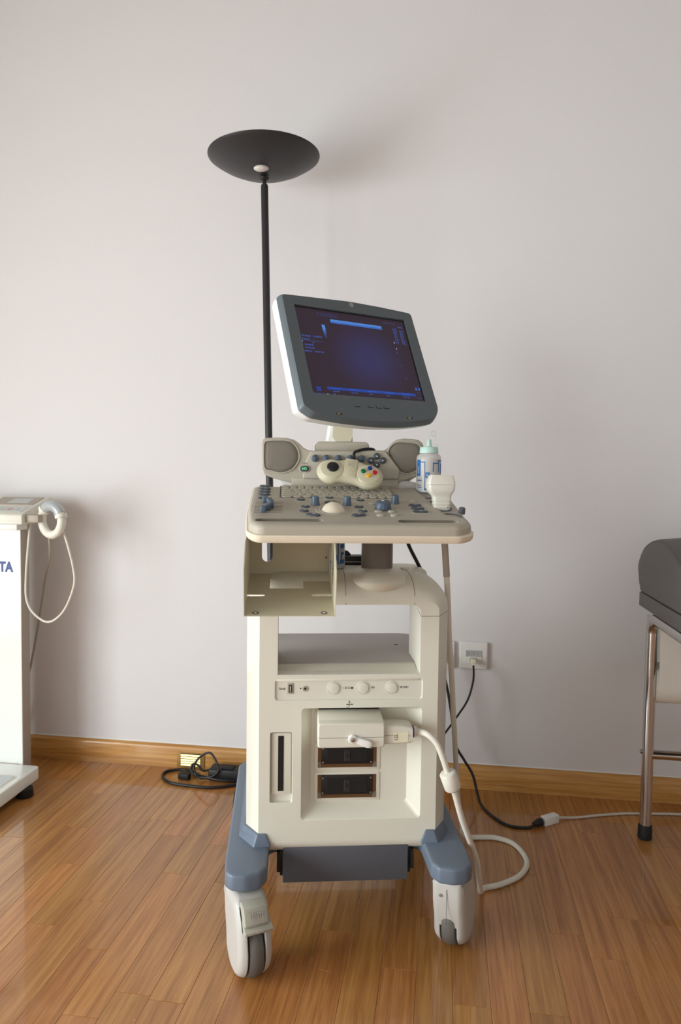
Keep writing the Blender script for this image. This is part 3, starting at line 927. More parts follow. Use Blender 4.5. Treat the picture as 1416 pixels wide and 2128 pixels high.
# gain sliders
sx = (-0.180, -0.171, -0.167, -0.1665, -0.1725, -0.1815)
for k in range(8):
    s_ = 0.1675 - k * 0.0113
    fin(box(-0.200, -0.143, s_ - 0.0009, s_ + 0.0009, -0.0004, 0.0003), 'slider_track', 'seamline', cons)
for k, s_ in enumerate((0.1665, 0.152, 0.137, 0.122, 0.106, 0.090)):
    fin(prism(fillet([(-0.0055, -0.0058), (0.0055, -0.0058), (0.0055, 0.0058), (-0.0055, 0.0058)], 0.0018, 2), 0.0, 0.0135, 'z', 0.0012, 2), 'slider_cap', 'knob', cons, loc=(sx[k], s_, 0))
# rotary knobs
def rknob(x, s, r, h, taper=0.78, ribs=10):
    rg = []
    n = ribs * 4
    def ringk(rad, hh, amp):
        return [((rad + amp * math.cos(ribs * a)) * math.cos(a), (rad + amp * math.cos(ribs * a)) * math.sin(a), hh) for a in [2 * math.pi * k / n for k in range(n)]]
    rg = [ringk(r * 1.06, 0.0, 0), ringk(r * 1.06, 0.0012, 0), ringk(r, 0.0016, r * 0.035), ringk(r * taper, h * 0.94, r * 0.035), ringk(r * taper * 0.9, h, 0), ringk(r * taper * 0.5, h * 0.985, 0)]
    return fin(loft(rg), 'knob', 'knob', cons, 50, loc=(x, s, 0))
rknob(-0.074, 0.150, 0.0090, 0.019)
rknob(-0.0065, 0.151, 0.0090, 0.019)
rknob(0.0985, 0.168, 0.0088, 0.018, 0.82)
bk = rknob(0.0665, 0.121, 0.0165, 0.0165, 0.93, 12)
fin(lathe([(0, 0), (0.003, 0), (0.003, 0.0006), (0, 0.0006)], 12), 'knob_dot', 'inkw', cons, loc=(0.0665, 0.128, 0.0162))
# trackball
fin(lathe([(0.022, 0.0), (0.038, -0.0002), (0.038, 0.0007), (0.034, 0.0012), (0.0335, 0.0004), (0.031, 0.0004), (0.0305, 0.0014), (0.028, 0.0014), (0.0272, 0.0004), (0.025, 0.0004)], 48), 'trackball_ring', 'greyk', cons, 40, loc=(-0.0385, 0.108, 0))
bm = bmesh.new(); bmesh.ops.create_uvsphere(bm, u_segments=36, v_segments=20, radius=0.0255)
fin(bm, 'trackball', 'lipc', cons, 60, loc=(-0.0385, 0.109, -0.0085))

# --- upper panel with speakers
yp = 0.185
lw = [(-0.1949, 1.0653), (-0.1928, 1.0776), (-0.185, 1.0822), (-0.1593, 1.0838), (-0.1335, 1.0831), (-0.1178, 1.0788), (-0.1065, 1.0712), (-0.0963, 1.0612), (-0.0861, 1.0558), (-0.0782, 1.0548)]
lb = [(-0.1236, 0.9787), (-0.1417, 0.9819), (-0.1664, 0.9883), (-0.1866, 0.9971), (-0.1934, 1.0093)]
rw = [(0.0979, 1.0574), (0.1092, 1.0655), (0.1182, 1.077), (0.1273, 1.0839), (0.141, 1.0864), (0.1617, 1.0856), (0.1779, 1.0824), (0.1861, 1.0757), (0.191, 1.0622)]
rb = [(0.193, 1.0144), (0.1864, 0.9994), (0.1542, 0.9899), (0.1302, 0.9817)]
poly = lw[::1] + rw + rb + [(0.1285, 0.955), (-0.1215, 0.955)] + lb
up_ = fin(prism(poly, yp, yp + 0.045, 'y'), 'upper_panel', 'greyp', um)
soften(up_, 0.004, 3, 45)
lg = [(-0.1846, 1.0729), (-0.1591, 1.0766), (-0.1313, 1.0759), (-0.1167, 1.0661), (-0.1087, 1.0518), (-0.1075, 1.0361), (-0.114, 1.0204), (-0.1262, 1.0079), (-0.1485, 1.002), (-0.1686, 1.0063), (-0.1842, 1.0105), (-0.1876, 1.0261), (-0.1878, 1.0539)]
rg_ = [(0.1213, 1.0754), (0.1453, 1.0769), (0.1716, 1.074), (0.181, 1.0628), (0.1825, 1.0425), (0.1795, 1.0198), (0.1659, 1.0083), (0.1477, 1.0035), (0.1292, 1.0112), (0.113, 1.0279), (0.1047, 1.0459), (0.1067, 1.0617)]
for g in (lg, rg_):
    cxg = sum(p[0] for p in g) / len(g); czg = sum(p[1] for p in g) / len(g)
    gs = [tuple(v)[:2] for v in [q for q in catmull([(a, b, 0) for a, b in g], 3, True)]]
    # moulded rim, then the bulging cloth
    def sc(f):
        return [(cxg + (a - cxg) * f, czg + (b - czg) * f) for a, b in gs]
    rgs = [[(a, yp + 0.001, b) for a, b in sc(1.06)], [(a, yp - 0.0035, b) for a, b in sc(1.05)], [(a, yp - 0.0035, b) for a, b in sc(1.0)], [(a, yp + 0.0005, b) for a, b in sc(0.985)]]
    rim = fin(loft(rgs), 'speaker_rim', 'greyp', up_, 40)
    rgs = [[(a, yp + 0.001, b) for a, b in sc(0.985)], [(a, yp - 0.0015, b) for a, b in sc(0.95)], [(a, yp - 0.0034, b) for a, b in sc(0.75)], [(a, yp - 0.0042, b) for a, b in sc(0.4)]]
    fin(loft(rgs), 'speaker_grille', 'grille', up_, 60)
# control field standing proud between the speakers
cf = fillet([(-0.0985, 0.988), (0.1285, 0.990), (0.1305, 1.012), (0.0975, 1.0545), (-0.0785, 1.0535), (-0.0905, 1.03)], [0.004, 0.006, 0.01, 0.01, 0.01, 0.012], 4)
fin(prism(cf, yp - 0.010, yp + 0.002, 'y', 0.003, 3, 45), 'control_field', 'greyp', up_)
fin(box(-0.1225, 0.1285, yp - 0.004, yp + 0.004, 0.950, 0.990, 0.002, 2), 'panel_foot', 'greyp', up_)
yk = yp - 0.010
for x in (-0.0695, -0.0437, -0.0153, 0.0128, 0.040):
    b_ = lathe([(0.0, -0.001), (0.0086, -0.001), (0.0086, 0.004), (0.0078, 0.009), (0.005, 0.0105), (0.0, 0.0108)], 20)
    kk = fin(b_, 'panel_knob', 'knob', up_, 40, loc=(x, yk, 1.0362), rot=UPR)
    fin(box(-0.0012, 0.0012, -0.0075, 0.0075, 0.009, 0.0122, 0.0005, 1), 'knob_grip', 'btn', up_, loc=(x, yk, 1.0362), rot=(R(90), R(random.uniform(-25, 25)), 0))
# power button
fin(prism(stad(-0.0935, 1.0117, 0.0275, 0.0185), yk - 0.0015, yk + 0.003, 'y', 0.001, 2), 'power_surround', 'greyk', up_)
fin(prism(stad(-0.0935, 1.0117, 0.0220, 0.0135), yk - 0.0032, yk + 0.002, 'y', 0.0012, 2), 'power_button', 'btn', up_)
text('power_mark', 'I/O', 0.0085, 'led', up_, (-0.0935, yk - 0.0034, 1.0117), UPR, sx=0.9)
text('power_label', 'Power', 0.0048, 'ink', up_, (-0.0935, yk - 0.0003, 1.0247), UPR)
# arrow buttons
for (x, z, a) in ((0.0752, 1.0430, 0), (0.0617, 1.0327, 90), (0.0897, 1.0331, -90), (0.0755, 1.0225, 180)):
    fin(lathe([(0.0, -0.001), (0.0078, -0.001), (0.0078, 0.0045), (0.0066, 0.0062), (0.0, 0.0068)], 22), 'arrow_button', 'btn', up_, 50, loc=(x, yk, z), rot=UPR)
    fin(prism([(-0.0019, -0.0018), (0.0019, -0.0018), (0, 0.0026)], 0.0066, 0.0072, 'z'), 'arrow_mark', 'inkw', up_, 0, loc=(x, yk, z), rot=(R(90), -R(a), 0))
# pale rear shell below the wings
bm = prism(fillet([(-0.178, 0.99), (-0.15, 0.985), (-0.11, 0.975), (-0.11, 0.945), (0.135, 0.945), (0.135, 0.975), (0.165, 0.985), (0.185, 1.0), (0.17, 1.055), (-0.165, 1.055)], 0.012, 3), yp + 0.04, yp + 0.085, 'y', 0.008, 2)
fin(bm, 'rear_shell', 'white', up_)
for s, x0, x1 in ((-1, -0.165, -0.108), (1, 0.125, 0.18)):
    bm = prism([(x0, 0.991), (x1, 0.981), (x1, 0.962), (x0 + (0.03 if s < 0 else 0), 0.968), ], yp + 0.006, yp + 0.05, 'y', 0.002, 2)
    fin(bm, 'wing_underside', 'white', up_)

# --- monitor neck and monitor
bm = prism(fillet([(-0.0665, 1.03), (0.0605, 1.03), (0.0605, 1.077), (-0.0665, 1.077)], [0, 0, 0.010, 0.010], 4), 0.200, 0.275, 'y', 0.004, 2)
fin(bm, 'neck_base', 'greyp', um)
rings = []
for z, hw, y0, y1, cx in ((1.074, 0.0335, 0.205, 0.262, -0.0105), (1.09, 0.0310, 0.205, 0.262, -0.0100), (1.11, 0.0285, 0.205, 0.262, -0.0090), (1.13, 0.0275, 0.203, 0.262, -0.006), (1.17, 0.0275, 0.20, 0.262, 0.0), (1.24, 0.0275, 0.21, 0.272, 0.01)):
    q = fillet([(cx - hw, y0), (cx + hw, y0), (cx + hw, y1), (cx - hw, y1)], 0.008, 3)
    rings.append([(a, b, z) for a, b in q])
nk = fin(loft(rings), 'monitor_neck', 'white', um, 40)
rings = []
for z, hw, cx in ((1.078, 0.018, -0.002), (1.088, 0.0235, -0.004), (1.10, 0.0238, -0.003), (1.125, 0.0215, -0.0035), (1.20, 0.021, 0.004)):
    rings.append([(cx - hw, 0.2045, z), (cx + hw, 0.2045, z), (cx + hw, 0.2015 if z < 1.13 else 0.199, z), (cx - hw, 0.2015 if z < 1.13 else 0.199, z)])
fin(loft(rings), 'neck_cover', 'cream2', nk, 40)

MA = math.atan(0.075)
mon_bm = []
outl = [(-0.1826, 0.1405), (-0.0859, 0.1445), (0.0, 0.1480), (0.0859, 0.1455), (0.1815, 0.1398), (0.1835, 0.0), (0.186, -0.1357), (0.165, -0.1625), (0.09, -0.175), (0.0, -0.1792), (-0.09, -0.174), (-0.163, -0.165), (-0.186, -0.1480), (-0.1845, 0.0)]
of = fillet(outl, [0.008, 0.3, 0.5, 0.3, 0.009, 0.6, 0.024, 0.05, 0.5, 0.5, 0.5, 0.03, 0.012, 0.6], 4)
def mring(f, y, dx=0.0, dz=0.0):
    return [(a * f + dx, y, b * f + dz) for a, b in of]
def hring(f, y, fb):
    return [(a * f, y, b * (f if b > 0 else fb)) for a, b in of]
rings = [hring(1.012, 0.018, 1.006), hring(1.015, 0.034, 0.985), hring(1.0, 0.048, 0.955), mring(0.90, 0.066), mring(0.6, 0.088), mring(0.3, 0.092)]
mon = fin(loft(rings), 'monitor', 'white', um, 40)
rings = [mring(0.978, 0.0), mring(0.990, 0.0035), mring(1.004, 0.010), mring(1.012, 0.0185), mring(1.0, 0.0195)]
bz = fin(loft(rings), 'bezel', 'bezel', mon, 30)
hs = [(-0.1525, -0.1145), (0.1525, -0.1145), (0.1525, 0.1145), (-0.1525, 0.1145)]
boolean(bz, [prism(hs, -0.02, 0.0068, 'y')])
bz.data.shade_smooth(); bz.data.set_sharp_from_angle(angle=R(30))
fin(box(-0.1524, 0.1524, 0.0050, 0.0068, -0.1144, 0.1144), 'screen', 'screen', mon)
fin(box(-0.1524, 0.1524, 0.0046, 0.0051, 0.1118, 0.1144), 'screen_edge', 'black', mon)
fin(box(0.1492, 0.1524, 0.0046, 0.0051, -0.1144, 0.1144), 'screen_edge', 'black', mon)
def sq(name, x0, x1, z0, z1, m):
    fin(box(x0, x1, 0.0045, 0.0051, z0, z1), name, m, mon, 0)
sq('image_bar', -0.0625, 0.0795, 0.0835, 0.0895, 'e_bar')
sq('image_bar', -0.0625, 0.0795, 0.0795, 0.0834, 'e_blue')
for k in range(5):
    sq('grey_ramp', -0.0890 + 0.0005 * k, -0.0805 - 0.0002 * k, 0.0645 - 0.0068 * k, 0.0713 - 0.0068 * k, ('e_bar', 'e_bar', 'e_blue', 'e_text', 'e_dim')[k])
def dashes(x0, x1, z, h, m, n):
    w = (x1 - x0) / n
    for k in range(n):
        a = x0 + k * w; zz = z + random.uniform(-.0003, .0003)
        sq('screen_text', a, a + w * random.uniform(0.55, 0.85), zz - h / 2, zz + h / 2, m)
dashes(-0.147, -0.124, 0.0355, 0.0040, 'e_text', 6)
dashes(-0.117, -0.094, 0.0365, 0.0040, 'e_text', 7)
dashes(-0.1485, -0.128, 0.0268, 0.0032, 'e_text', 5)
sq('screen_line', -0.1475, -0.0940, 0.0235, 0.0243, 'e_text')
sq('screen_text', -0.151, -0.148, 0.0185, 0.0215, 'e_white')
sq('screen_text', -0.152, -0.149, 0.0105, 0.0135, 'e_white')
dashes(-0.123, -0.118, 0.0195, 0.003, 'e_text', 2)
dashes(-0.1445, -0.120, 0.0125, 0.0034, 'e_text', 7)
dashes(-0.1445, -0.120, 0.0045, 0.0034, 'e_text', 7)
dashes(-0.1505, -0.128, -0.0045, 0.0034, 'e_text', 6)
dashes(-0.122, -0.0985, -0.004, 0.0034, 'e_text', 7)
dashes(-0.094, -0.0895, 0.1005, 0.006, 'e_dim', 2)
dashes(-0.0865, -0.045, 0.1025, 0.0026, 'e_dim', 11)
dashes(-0.0865, -0.035, 0.0975, 0.0026, 'e_dim', 13)
dashes(0.088, 0.125, 0.1005, 0.003, 'e_dim', 9)
dashes(0.128, 0.142, 0.093, 0.003, 'e_text', 4)
for k in range(9):
    zz = 0.0865 - k * 0.0050
    dashes(0.1115, 0.1115 + random.uniform(0.008, 0.0135), zz, 0.0026, 'e_text', 3)
    if k > 0:
        dashes(0.1305, 0.1305 + random.uniform(0.008, 0.0140), zz, 0.0026, 'e_text', 3)
for q in ((0.1085, 0.0293), (0.1075, 0.018), (0.110, -0.018), (0.1145, -0.052), (0.1065, 0.0465)):
    sq('screen_mark', q[0] - 0.0011, q[0] + 0.0011, q[1] - 0.002, q[1] + 0.002, 'e_white' if q[1] > 0.02 else 'e_text')
sq('menu_strip', -0.1110, 0.1290, -0.0995, -0.0925, 'e_strip')
for k in range(5):
    a = -0.098 + 0.0475 * k
    sq('menu_highlight', a - 0.003, a + 0.022, -0.0975, -0.0945, 'e_blue')
    dashes(a, a + (0.018 if k < 2 else 0.010 if k < 4 else 0.018), -0.1035, 0.0026, 'e_text', 4)
sq('menu_icon', -0.1385, -0.1275, -0.0990, -0.0945, 'e_strip'); sq('menu_icon', -0.1385, -0.1275, -0.1045, -0.1005, 'e_strip')
sq('menu_panel', 0.1330, 0.1375, -0.0825, -0.0755, 'e_blue'); sq('menu_panel', 0.1415, 0.1460, -0.0825, -0.0755, 'e_blue')
dashes(0.134, 0.146, -0.089, 0.003, 'e_dim', 3); dashes(0.132, 0.147, -0.1035, 0.004, 'e_dim', 3)
dashes(-0.150, -0.12, -0.1115, 0.002, 'e_text', 6); sq('menu_icon', -0.116, -0.110, -0.1135, -0.1105, 'e_white'); sq('menu_icon', -0.098, -0.0935, -0.1135, -0.1095, 'e_blue')
fin(lathe([(0, 0), (0.0062, 0), (0.0062, 0.0008), (0.005, 0.0013), (0, 0.0013)], 24), 'round_badge', 'steel', mon, loc=(0.0036, 0.0002, 0.1360), rot=UPR)
for x, w_ in ((-0.046, 0.013), (-0.0105, 0.013), (0.0110, 0.013), (0.0325, 0.014)):
    b_ = box(x - w_ / 2, x + w_ / 2, -0.0012, 0.002, -0.1405, -0.1335, 0.0006, 1)
    fin(b_, 'monitor_button', 'bezel', mon)
    fin(box(x - w_ / 2, x + w_ / 2, -0.0006, 0.0004, -0.1418, -0.1405), 'button_gap', 'ink', mon)
    fin(box(x - w_ / 2 - 0.0012, x - w_ / 2, -0.0006, 0.0004, -0.1418, -0.1352), 'button_gap', 'ink', mon)
for x in (-0.0985, 0.0905):
    fin(box(x - 0.0085, x + 0.0085, -0.0002, 0.004, -0.1645, -0.1590, 0.0008, 1), 'lamp_window', 'ink', mon)
    for dx in (-0.003, 0.001):
        fin(lathe([(0, 0), (0.0014, 0), (0.001, 0.0008), (0, 0.001)], 10), 'indicator', 'brass', mon, loc=(x + dx, -0.0002, -0.1618), rot=UPR)
mon.location = MACH.inverted() @ Vector((0.045, 1.685, 1.278))
mon.rotation_euler = (-0.432, 0, 0.534 - MA)

# --- printer bracket hanging under the console (console frame coordinates)
hb = -0.163
tk = 0.0016
bxm = fin(box(-0.2140, -0.0395, -0.0555, 0.1730, hb - tk, hb), 'printer_bracket', 'cream2', cons)
cutb = [prism([(-0.168, 0.084), (-0.098, 0.084), (-0.098, 0.140), (-0.168, 0.140)], hb - 0.01, hb + 0.01, 'z'),
        prism(stad(-0.1975, 0.047, 0.042, 0.011), hb - 0.01, hb + 0.01, 'z'), prism(stad(-0.0620, 0.047, 0.042, 0.011), hb - 0.01, hb + 0.01, 'z')]
bxm.parent = None
boolean(bxm, cutb)
bxm.parent = cons; bxm.location = (0, 0, 0); bxm.rotation_euler = (0, 0, 0)
bkw = fin(box(-0.2140, -0.0395, 0.1714, 0.1730, hb, -0.036), 'bracket_back', 'cream2', None)
boolean(bkw, [prism(stad(-0.1755, -0.096, 0.079, 0.023, R(90)), 0.15, 0.19, 'y')])
bkw.parent = cons; bkw.location = (0, 0, 0)
def side(xp, holes):
    o = fin(prism([(-0.0555, hb), (0.1730, hb), (0.1730, -0.036), (0.004, -0.036), (-0.0555, -0.075)] if holes else [(-0.0555, hb), (0.1730, hb), (0.1730, -0.036), (0.004, -0.036), (-0.0555, -0.075)], xp, xp + tk, 'x'), 'bracket_side', 'cream2', None)
    if holes:
        boolean(o, [prism(ellip(0.045, -0.100, 0.028, 0.052, 28), xp - 0.01, xp + 0.01, 'x'), prism(ellip(0.120, -0.100, 0.028, 0.052, 28), xp - 0.01, xp + 0.01, 'x')])
    o.parent = cons; o.location = (0, 0, 0)
    return o
side(-0.2140, False)
side(-0.0411, True)
for q in ((-0.192, -0.0425), (-0.0610, -0.0425)):
    fin(lathe([(0, 0), (0.0065, 0), (0.0065, 0.0006), (0.0042, 0.0012), (0.0042, 0.0005), (0, 0.0005)], 20), 'bracket_screw', 'pipe', cons, loc=(q[0], q[1], hb))
    fin(lathe([(0, 0), (0.0032, 0), (0.002, 0.001), (0, 0.0012)], 14), 'bracket_screw', 'white', cons, loc=(q[0], q[1], hb + 0.0005))
for z_ in (-0.06, -0.125):
    fin(lathe([(0, 0), (0.0025, 0), (0.0025, 0.001), (0, 0.001)], 10), 'bracket_screw', 'pipe', cons, loc=(-0.0470, 0.1712, z_), rot=UPR)

# ------------------------------------------------------------------ transducer: connector, cable, probe head
pb = thing('ultrasound_probe', 'cream ultrasound probe in the side holder, cable looping over the floor to its connector', 'ultrasound probe', MACH)
rings = []
def crect(x0, x1, z0, z1, y, r=0.004):
    return [(a, y, b) for a, b in fillet([(x0, z0), (x1, z0), (x1, z1), (x0, z1)], r, 3)]
rings = [crect(-0.064, 0.0725, 0.430, 0.4855, 0.022), crect(-0.065, 0.0735, 0.429, 0.486, 0.012), crect(-0.0662, 0.0735, 0.4335, 0.4865, -0.046, 0.004), crect(-0.0655, 0.0728, 0.4345, 0.4850, -0.0500, 0.004), crect(-0.0635, 0.0705, 0.4365, 0.4825, -0.052, 0.004)]
cn = fin(loft(rings), 'connector_housing', 'cream', pb, 30)
# sloping top cover
bm = prism([(-0.049, 0.4815), (-0.045, 0.4845), (0.018, 0.4935), (0.018, 0.47), (-0.049, 0.47)], -0.0642, 0.0715, 'x', 0.002, 2)
fin(bm, 'connector_cover', 'cream', cn)
fin(box(-0.062, 0.069, 0.016, 0.024, 0.4885, 0.4935), 'connector_gap', 'ink', cn)
rings = [[(x, a, b) for a, b in fillet([(-0.043, z0), (0.004, z0), (0.004, z1), (-0.043, z1)], 0.005, 3)] for x, z0, z1 in ((0.070, 0.4365, 0.476), (0.10, 0.4365, 0.476), (0.128, 0.4375, 0.4735), (0.1335, 0.4405, 0.4705))]
cs = fin(loft(rings), 'cable_clamp', 'cream', cn, 40)
fin(box(0.0925, 0.1235, -0.0436, -0.043, 0.4415, 0.4625), 'sticker', 'sticker', cn, 0)
text('sticker_text', '12L', 0.0105, 'ink', cn, (0.0985, -0.0438, 0.4522), (R(90), R(-90), 0), 0.0001)
def ysurf(z):
    return -0.0522
fin(tube([(-0.0662, -0.05, 0.4555), (-0.063, -0.0523, 0.4555), (0.070, -0.0523, 0.4562), (0.0735, -0.05, 0.4562)], 0.0004, 1, 6, smooth=False), 'housing_seam', 'seamline', cn)
fin(tube([(0.0735, -0.0432, 0.4562), (0.131, -0.0432, 0.4545)], 0.0004, 1, 6, smooth=False), 'housing_seam', 'seamline', cn)
fin(lathe([(0, -0.002), (0.0095, -0.002), (0.0095, 0.004), (0.008, 0.0062), (0.0, 0.0066)], 24), 'lever_hub', 'white', cn, 50, loc=(0.0060, -0.052, 0.4535), rot=UPR)
rings = []
for t, w, y0 in ((0.0, 0.0085, -0.0555), (0.010, 0.0072, -0.0575), (0.020, 0.0082, -0.0600), (0.032, 0.0088, -0.0615), (0.038, 0.0070, -0.0612), (0.0405, 0.003, -0.060)):
    c, s = math.cos(R(-17)), math.sin(R(-17))
    cx, cz = 0.0060 + t * c, 0.4535 + t * s
    q = [(cx - s * w * k, cz + c * w * k) for k in (-1, 1)]
    rings.append([(q[0][0], -0.0525, q[0][1]), (q[1][0], -0.0525, q[1][1]), (cx - s * w * 0.8, y0, cz + c * w * 0.8), (cx + s * w * 0.8, y0, cz - c * w * 0.8)])
lv = fin(loft(rings), 'lock_lever', 'white', cn, 50)
fin(lathe([(0, 0), (0.0052, 0), (0.0050, 0.0012), (0.003, 0.0020), (0, 0.0022)], 18), 'lever_screw', 'steel', cn, 50, loc=(0.0060, -0.0584, 0.4535), rot=UPR)
fin(lathe([(0.012, 0.0), (0.0122, 0.004), (0.0105, 0.012), (0.0080, 0.014), (0.0, 0.014)], 20), 'strain_relief', 'cream', cn, 50, loc=(0.1325, -0.020, 0.4555), rot=(0, R(90), 0))
fin(lathe([(0.0, 0.0), (0.0127, 0.0), (0.0127, 0.0028), (0.0, 0.0028)], 24), 'strain_ring', 'purple', cn, 40, loc=(0.1358, -0.020, 0.4555), rot=(0, R(90), 0))
pathA = [(0.138, -0.02, 0.4562), (0.1505, -0.026, 0.457), (0.1652, -0.045, 0.457), (0.1818, -0.055, 0.4421), (0.1945, -0.060, 0.4132), (0.2031, -0.060, 0.3875), (0.2107, -0.060, 0.3648), (0.2228, -0.055, 0.3336), (0.2421, -0.040, 0.2741), (0.2701, -0.010, 0.205), (0.2960, 0.03, 0.1420), (0.3160, 0.075, 0.0680), (0.331, 0.115, 0.020), (0.350, 0.148, 0.0072), (0.395, 0.162, 0.0068), (0.455, 0.199, 0.0068), (0.493, 0.262, 0.0068), (0.488, 0.345, 0.0068), (0.449, 0.384, 0.0068), (0.407, 0.390, 0.0068), (0.372, 0.385, 0.011), (0.3500, 0.365, 0.035)]
pathB = [(0.3427, 0.35, 0.06), (0.3290, 0.325, 0.1099), (0.3065, 0.27, 0.2228), (0.2880, 0.22, 0.3301), (0.2722, 0.18, 0.4286), (0.2560, 0.14, 0.5343), (0.2393, 0.10, 0.6349), (0.2312, 0.08, 0.7053), (0.2220, 0.06, 0.7737), (0.2129, 0.05, 0.8498), (0.2075, 0.034, 0.885), (0.1985, 0.014, 0.912), (0.1955, 0.010, 0.935)]
fin(tube(pathA + pathB, 0.0066, 8, 12), 'probe_cable', 'cable', pb, 60)
fin(tube([(0.2115, 0.0460, 0.862), (0.2145, 0.0510, 0.842), (0.2190, 0.0560, 0.80), (0.2215, 0.0590, 0.776)], 0.0075, 6, 12), 'worn_sleeve', 'cableg', pb, 60)
# ferrite bead
d_ = Vector((0.2228 - 0.2065, 0.004, 0.334 - 0.377)).normalized()
qt = Vector((0, 0, 1)).rotation_difference(d_)
b_ = lathe([(0.008, 0.0), (0.0150, 0.001), (0.0178, 0.004), (0.0178, 0.037), (0.0160, 0.040), (0.008, 0.042)], 28)
fb = fin(b_, 'ferrite_bead', 'cable', pb, 50, loc=(0.2042, -0.060, 0.3835))
fb.rotation_mode = 'QUATERNION'; fb.rotation_quaternion = qt
# probe head in the holder
hd = Vector((0.1955, 0.010, 0.0))
def prng(hx, hy, z, cx=0.0, r=0.006, dy=0.0):
    r = min(r, hx * 0.8, hy * 0.8)
    return [(hd.x + cx + a, hd.y + dy + b, z) for a, b in fillet([(-hx, -hy), (hx, -hy), (hx, hy), (-hx, hy)], r, 4)]
rings = [prng(0.0165, 0.0120, 0.9150), prng(0.0170, 0.0125, 0.9285), prng(0.0180, 0.0130, 0.9305), prng(0.0180, 0.0130, 0.9345), prng(0.0170, 0.0124, 0.9360), prng(0.0186, 0.0134, 0.9382), prng(0.0186, 0.0134, 0.9418), prng(0.0176, 0.0128, 0.9434), prng(0.0192, 0.0138, 0.9456), prng(0.0194, 0.0138, 0.9490), prng(0.0196, 0.0140, 0.9535), prng(0.0205, 0.0150, 0.9580, -0.001), prng(0.0240, 0.0180, 0.9620, -0.0025), prng(0.0272, 0.0200, 0.9680, -0.0025), prng(0.0286, 0.0208, 0.9770, -0.0025), prng(0.0284, 0.0206, 0.9798, -0.0025)]
ph = fin(loft(rings), 'probe_handle', 'probec', pb, 40)
rings = [prng(0.0288, 0.0210, 0.9803, -0.0025), prng(0.0284, 0.0204, 0.9850, -0.0025, 0.005), prng(0.0252, 0.0165, 0.9975, -0.002, 0.004), prng(0.0232, 0.0145, 1.0010, -0.0015, 0.004)]
fin(loft(rings), 'probe_nose', 'probec', ph, 30)
fin(lathe([(0, 0), (0.0022, 0), (0.0018, 0.001), (0, 0.0012)], 10), 'probe_marker', 'scaleg', ph, loc=(0.2065, -0.0031, 0.9325), rot=UPR)

# ------------------------------------------------------------------ game controller
GC = MACH @ Matrix.Translation((0.0078, 0.128, 1.0005)) @ Matrix.Rotation(R(50), 4, 'X') @ Matrix.Rotation(R(-10.5), 4, 'Z')
gc = thing('game_controller', 'beige wired gamepad with four coloured buttons leaning on the keyboard', 'game controller', GC)
oc = []
RL = 0.0345
for k in range(15):
    a = R(75 + 210 * k / 14)
    oc.append((-0.041 + RL * math.cos(a), RL * math.sin(a) * 0.98))
oc += [(-0.018, -0.0265), (0.0, -0.0255), (0.018, -0.0265)]
for k in range(15):
    a = R(-105 + 210 * k / 14)
    oc.append((0.043 + RL * math.cos(a), RL * math.sin(a) * 0.98))
oc += [(0.026, 0.0365), (0.012, 0.0395), (-0.008, 0.0395), (-0.020, 0.0365)]
ocs = [(v.x, v.y) for v in catmull([(a, b, 0) for a, b in oc], 2, True)]
rings = []
for d, h in ((0.010, -0.013), (0.004, -0.0115), (0.0012, -0.007), (0.0, -0.001), (0.0008, 0.003), (0.0035, 0.0065), (0.0085, 0.0090), (0.014, 0.0098)):
    rings.append([(a, b, h) for a, b in shrink(ocs, d)])
gb = fin(loft(rings), 'controller_body', 'padb', gc, 50)
for x in (-0.041, 0.043):
    fin(lathe([(0.0305, 0.004), (0.0285, 0.0080), (0.0262, 0.0105), (0.0245, 0.0112), (0.0, 0.0112)], 40), 'lobe_face', 'padb', gb, 50, loc=(x, 0.0, 0.0))
fin(box(-0.0145, 0.0155, -0.016, 0.037, 0.006, 0.0112, 0.002, 2), 'centre_plate', 'padb', gb)
fin(lathe([(0, 0.010), (0.0134, 0.010), (0.0134, 0.0138), (0.0120, 0.0150), (0.0, 0.0140)], 32), 'direction_pad', 'black', gc, 50, loc=(-0.0395, 0.0035, 0))
for (a, b, m) in ((-0.0125, 0.0015, 'green'), (0.0015, 0.0128, 'bluebtn'), (0.0140, 0.0025, 'red'), (0.0008, -0.0090, 'yellow')):
    fin(lathe([(0, 0.010), (0.0053, 0.010), (0.0053, 0.0140), (0.0045, 0.0152), (0.0, 0.0155)], 22), 'action_button', m, gc, 50, loc=(0.0425 + a, 0.003 + b, 0))
for (a, b) in ((-0.0095, 0.012), (0.0125, 0.013), (-0.0105, -0.009), (0.0125, -0.0085)):
    fin(box(a - 0.0008, a + 0.0008, b - 0.0008, b + 0.0008, 0.0111, 0.0114), 'button_letter', 'scaleg', gc, 0, loc=(0.0425, 0.003, 0))
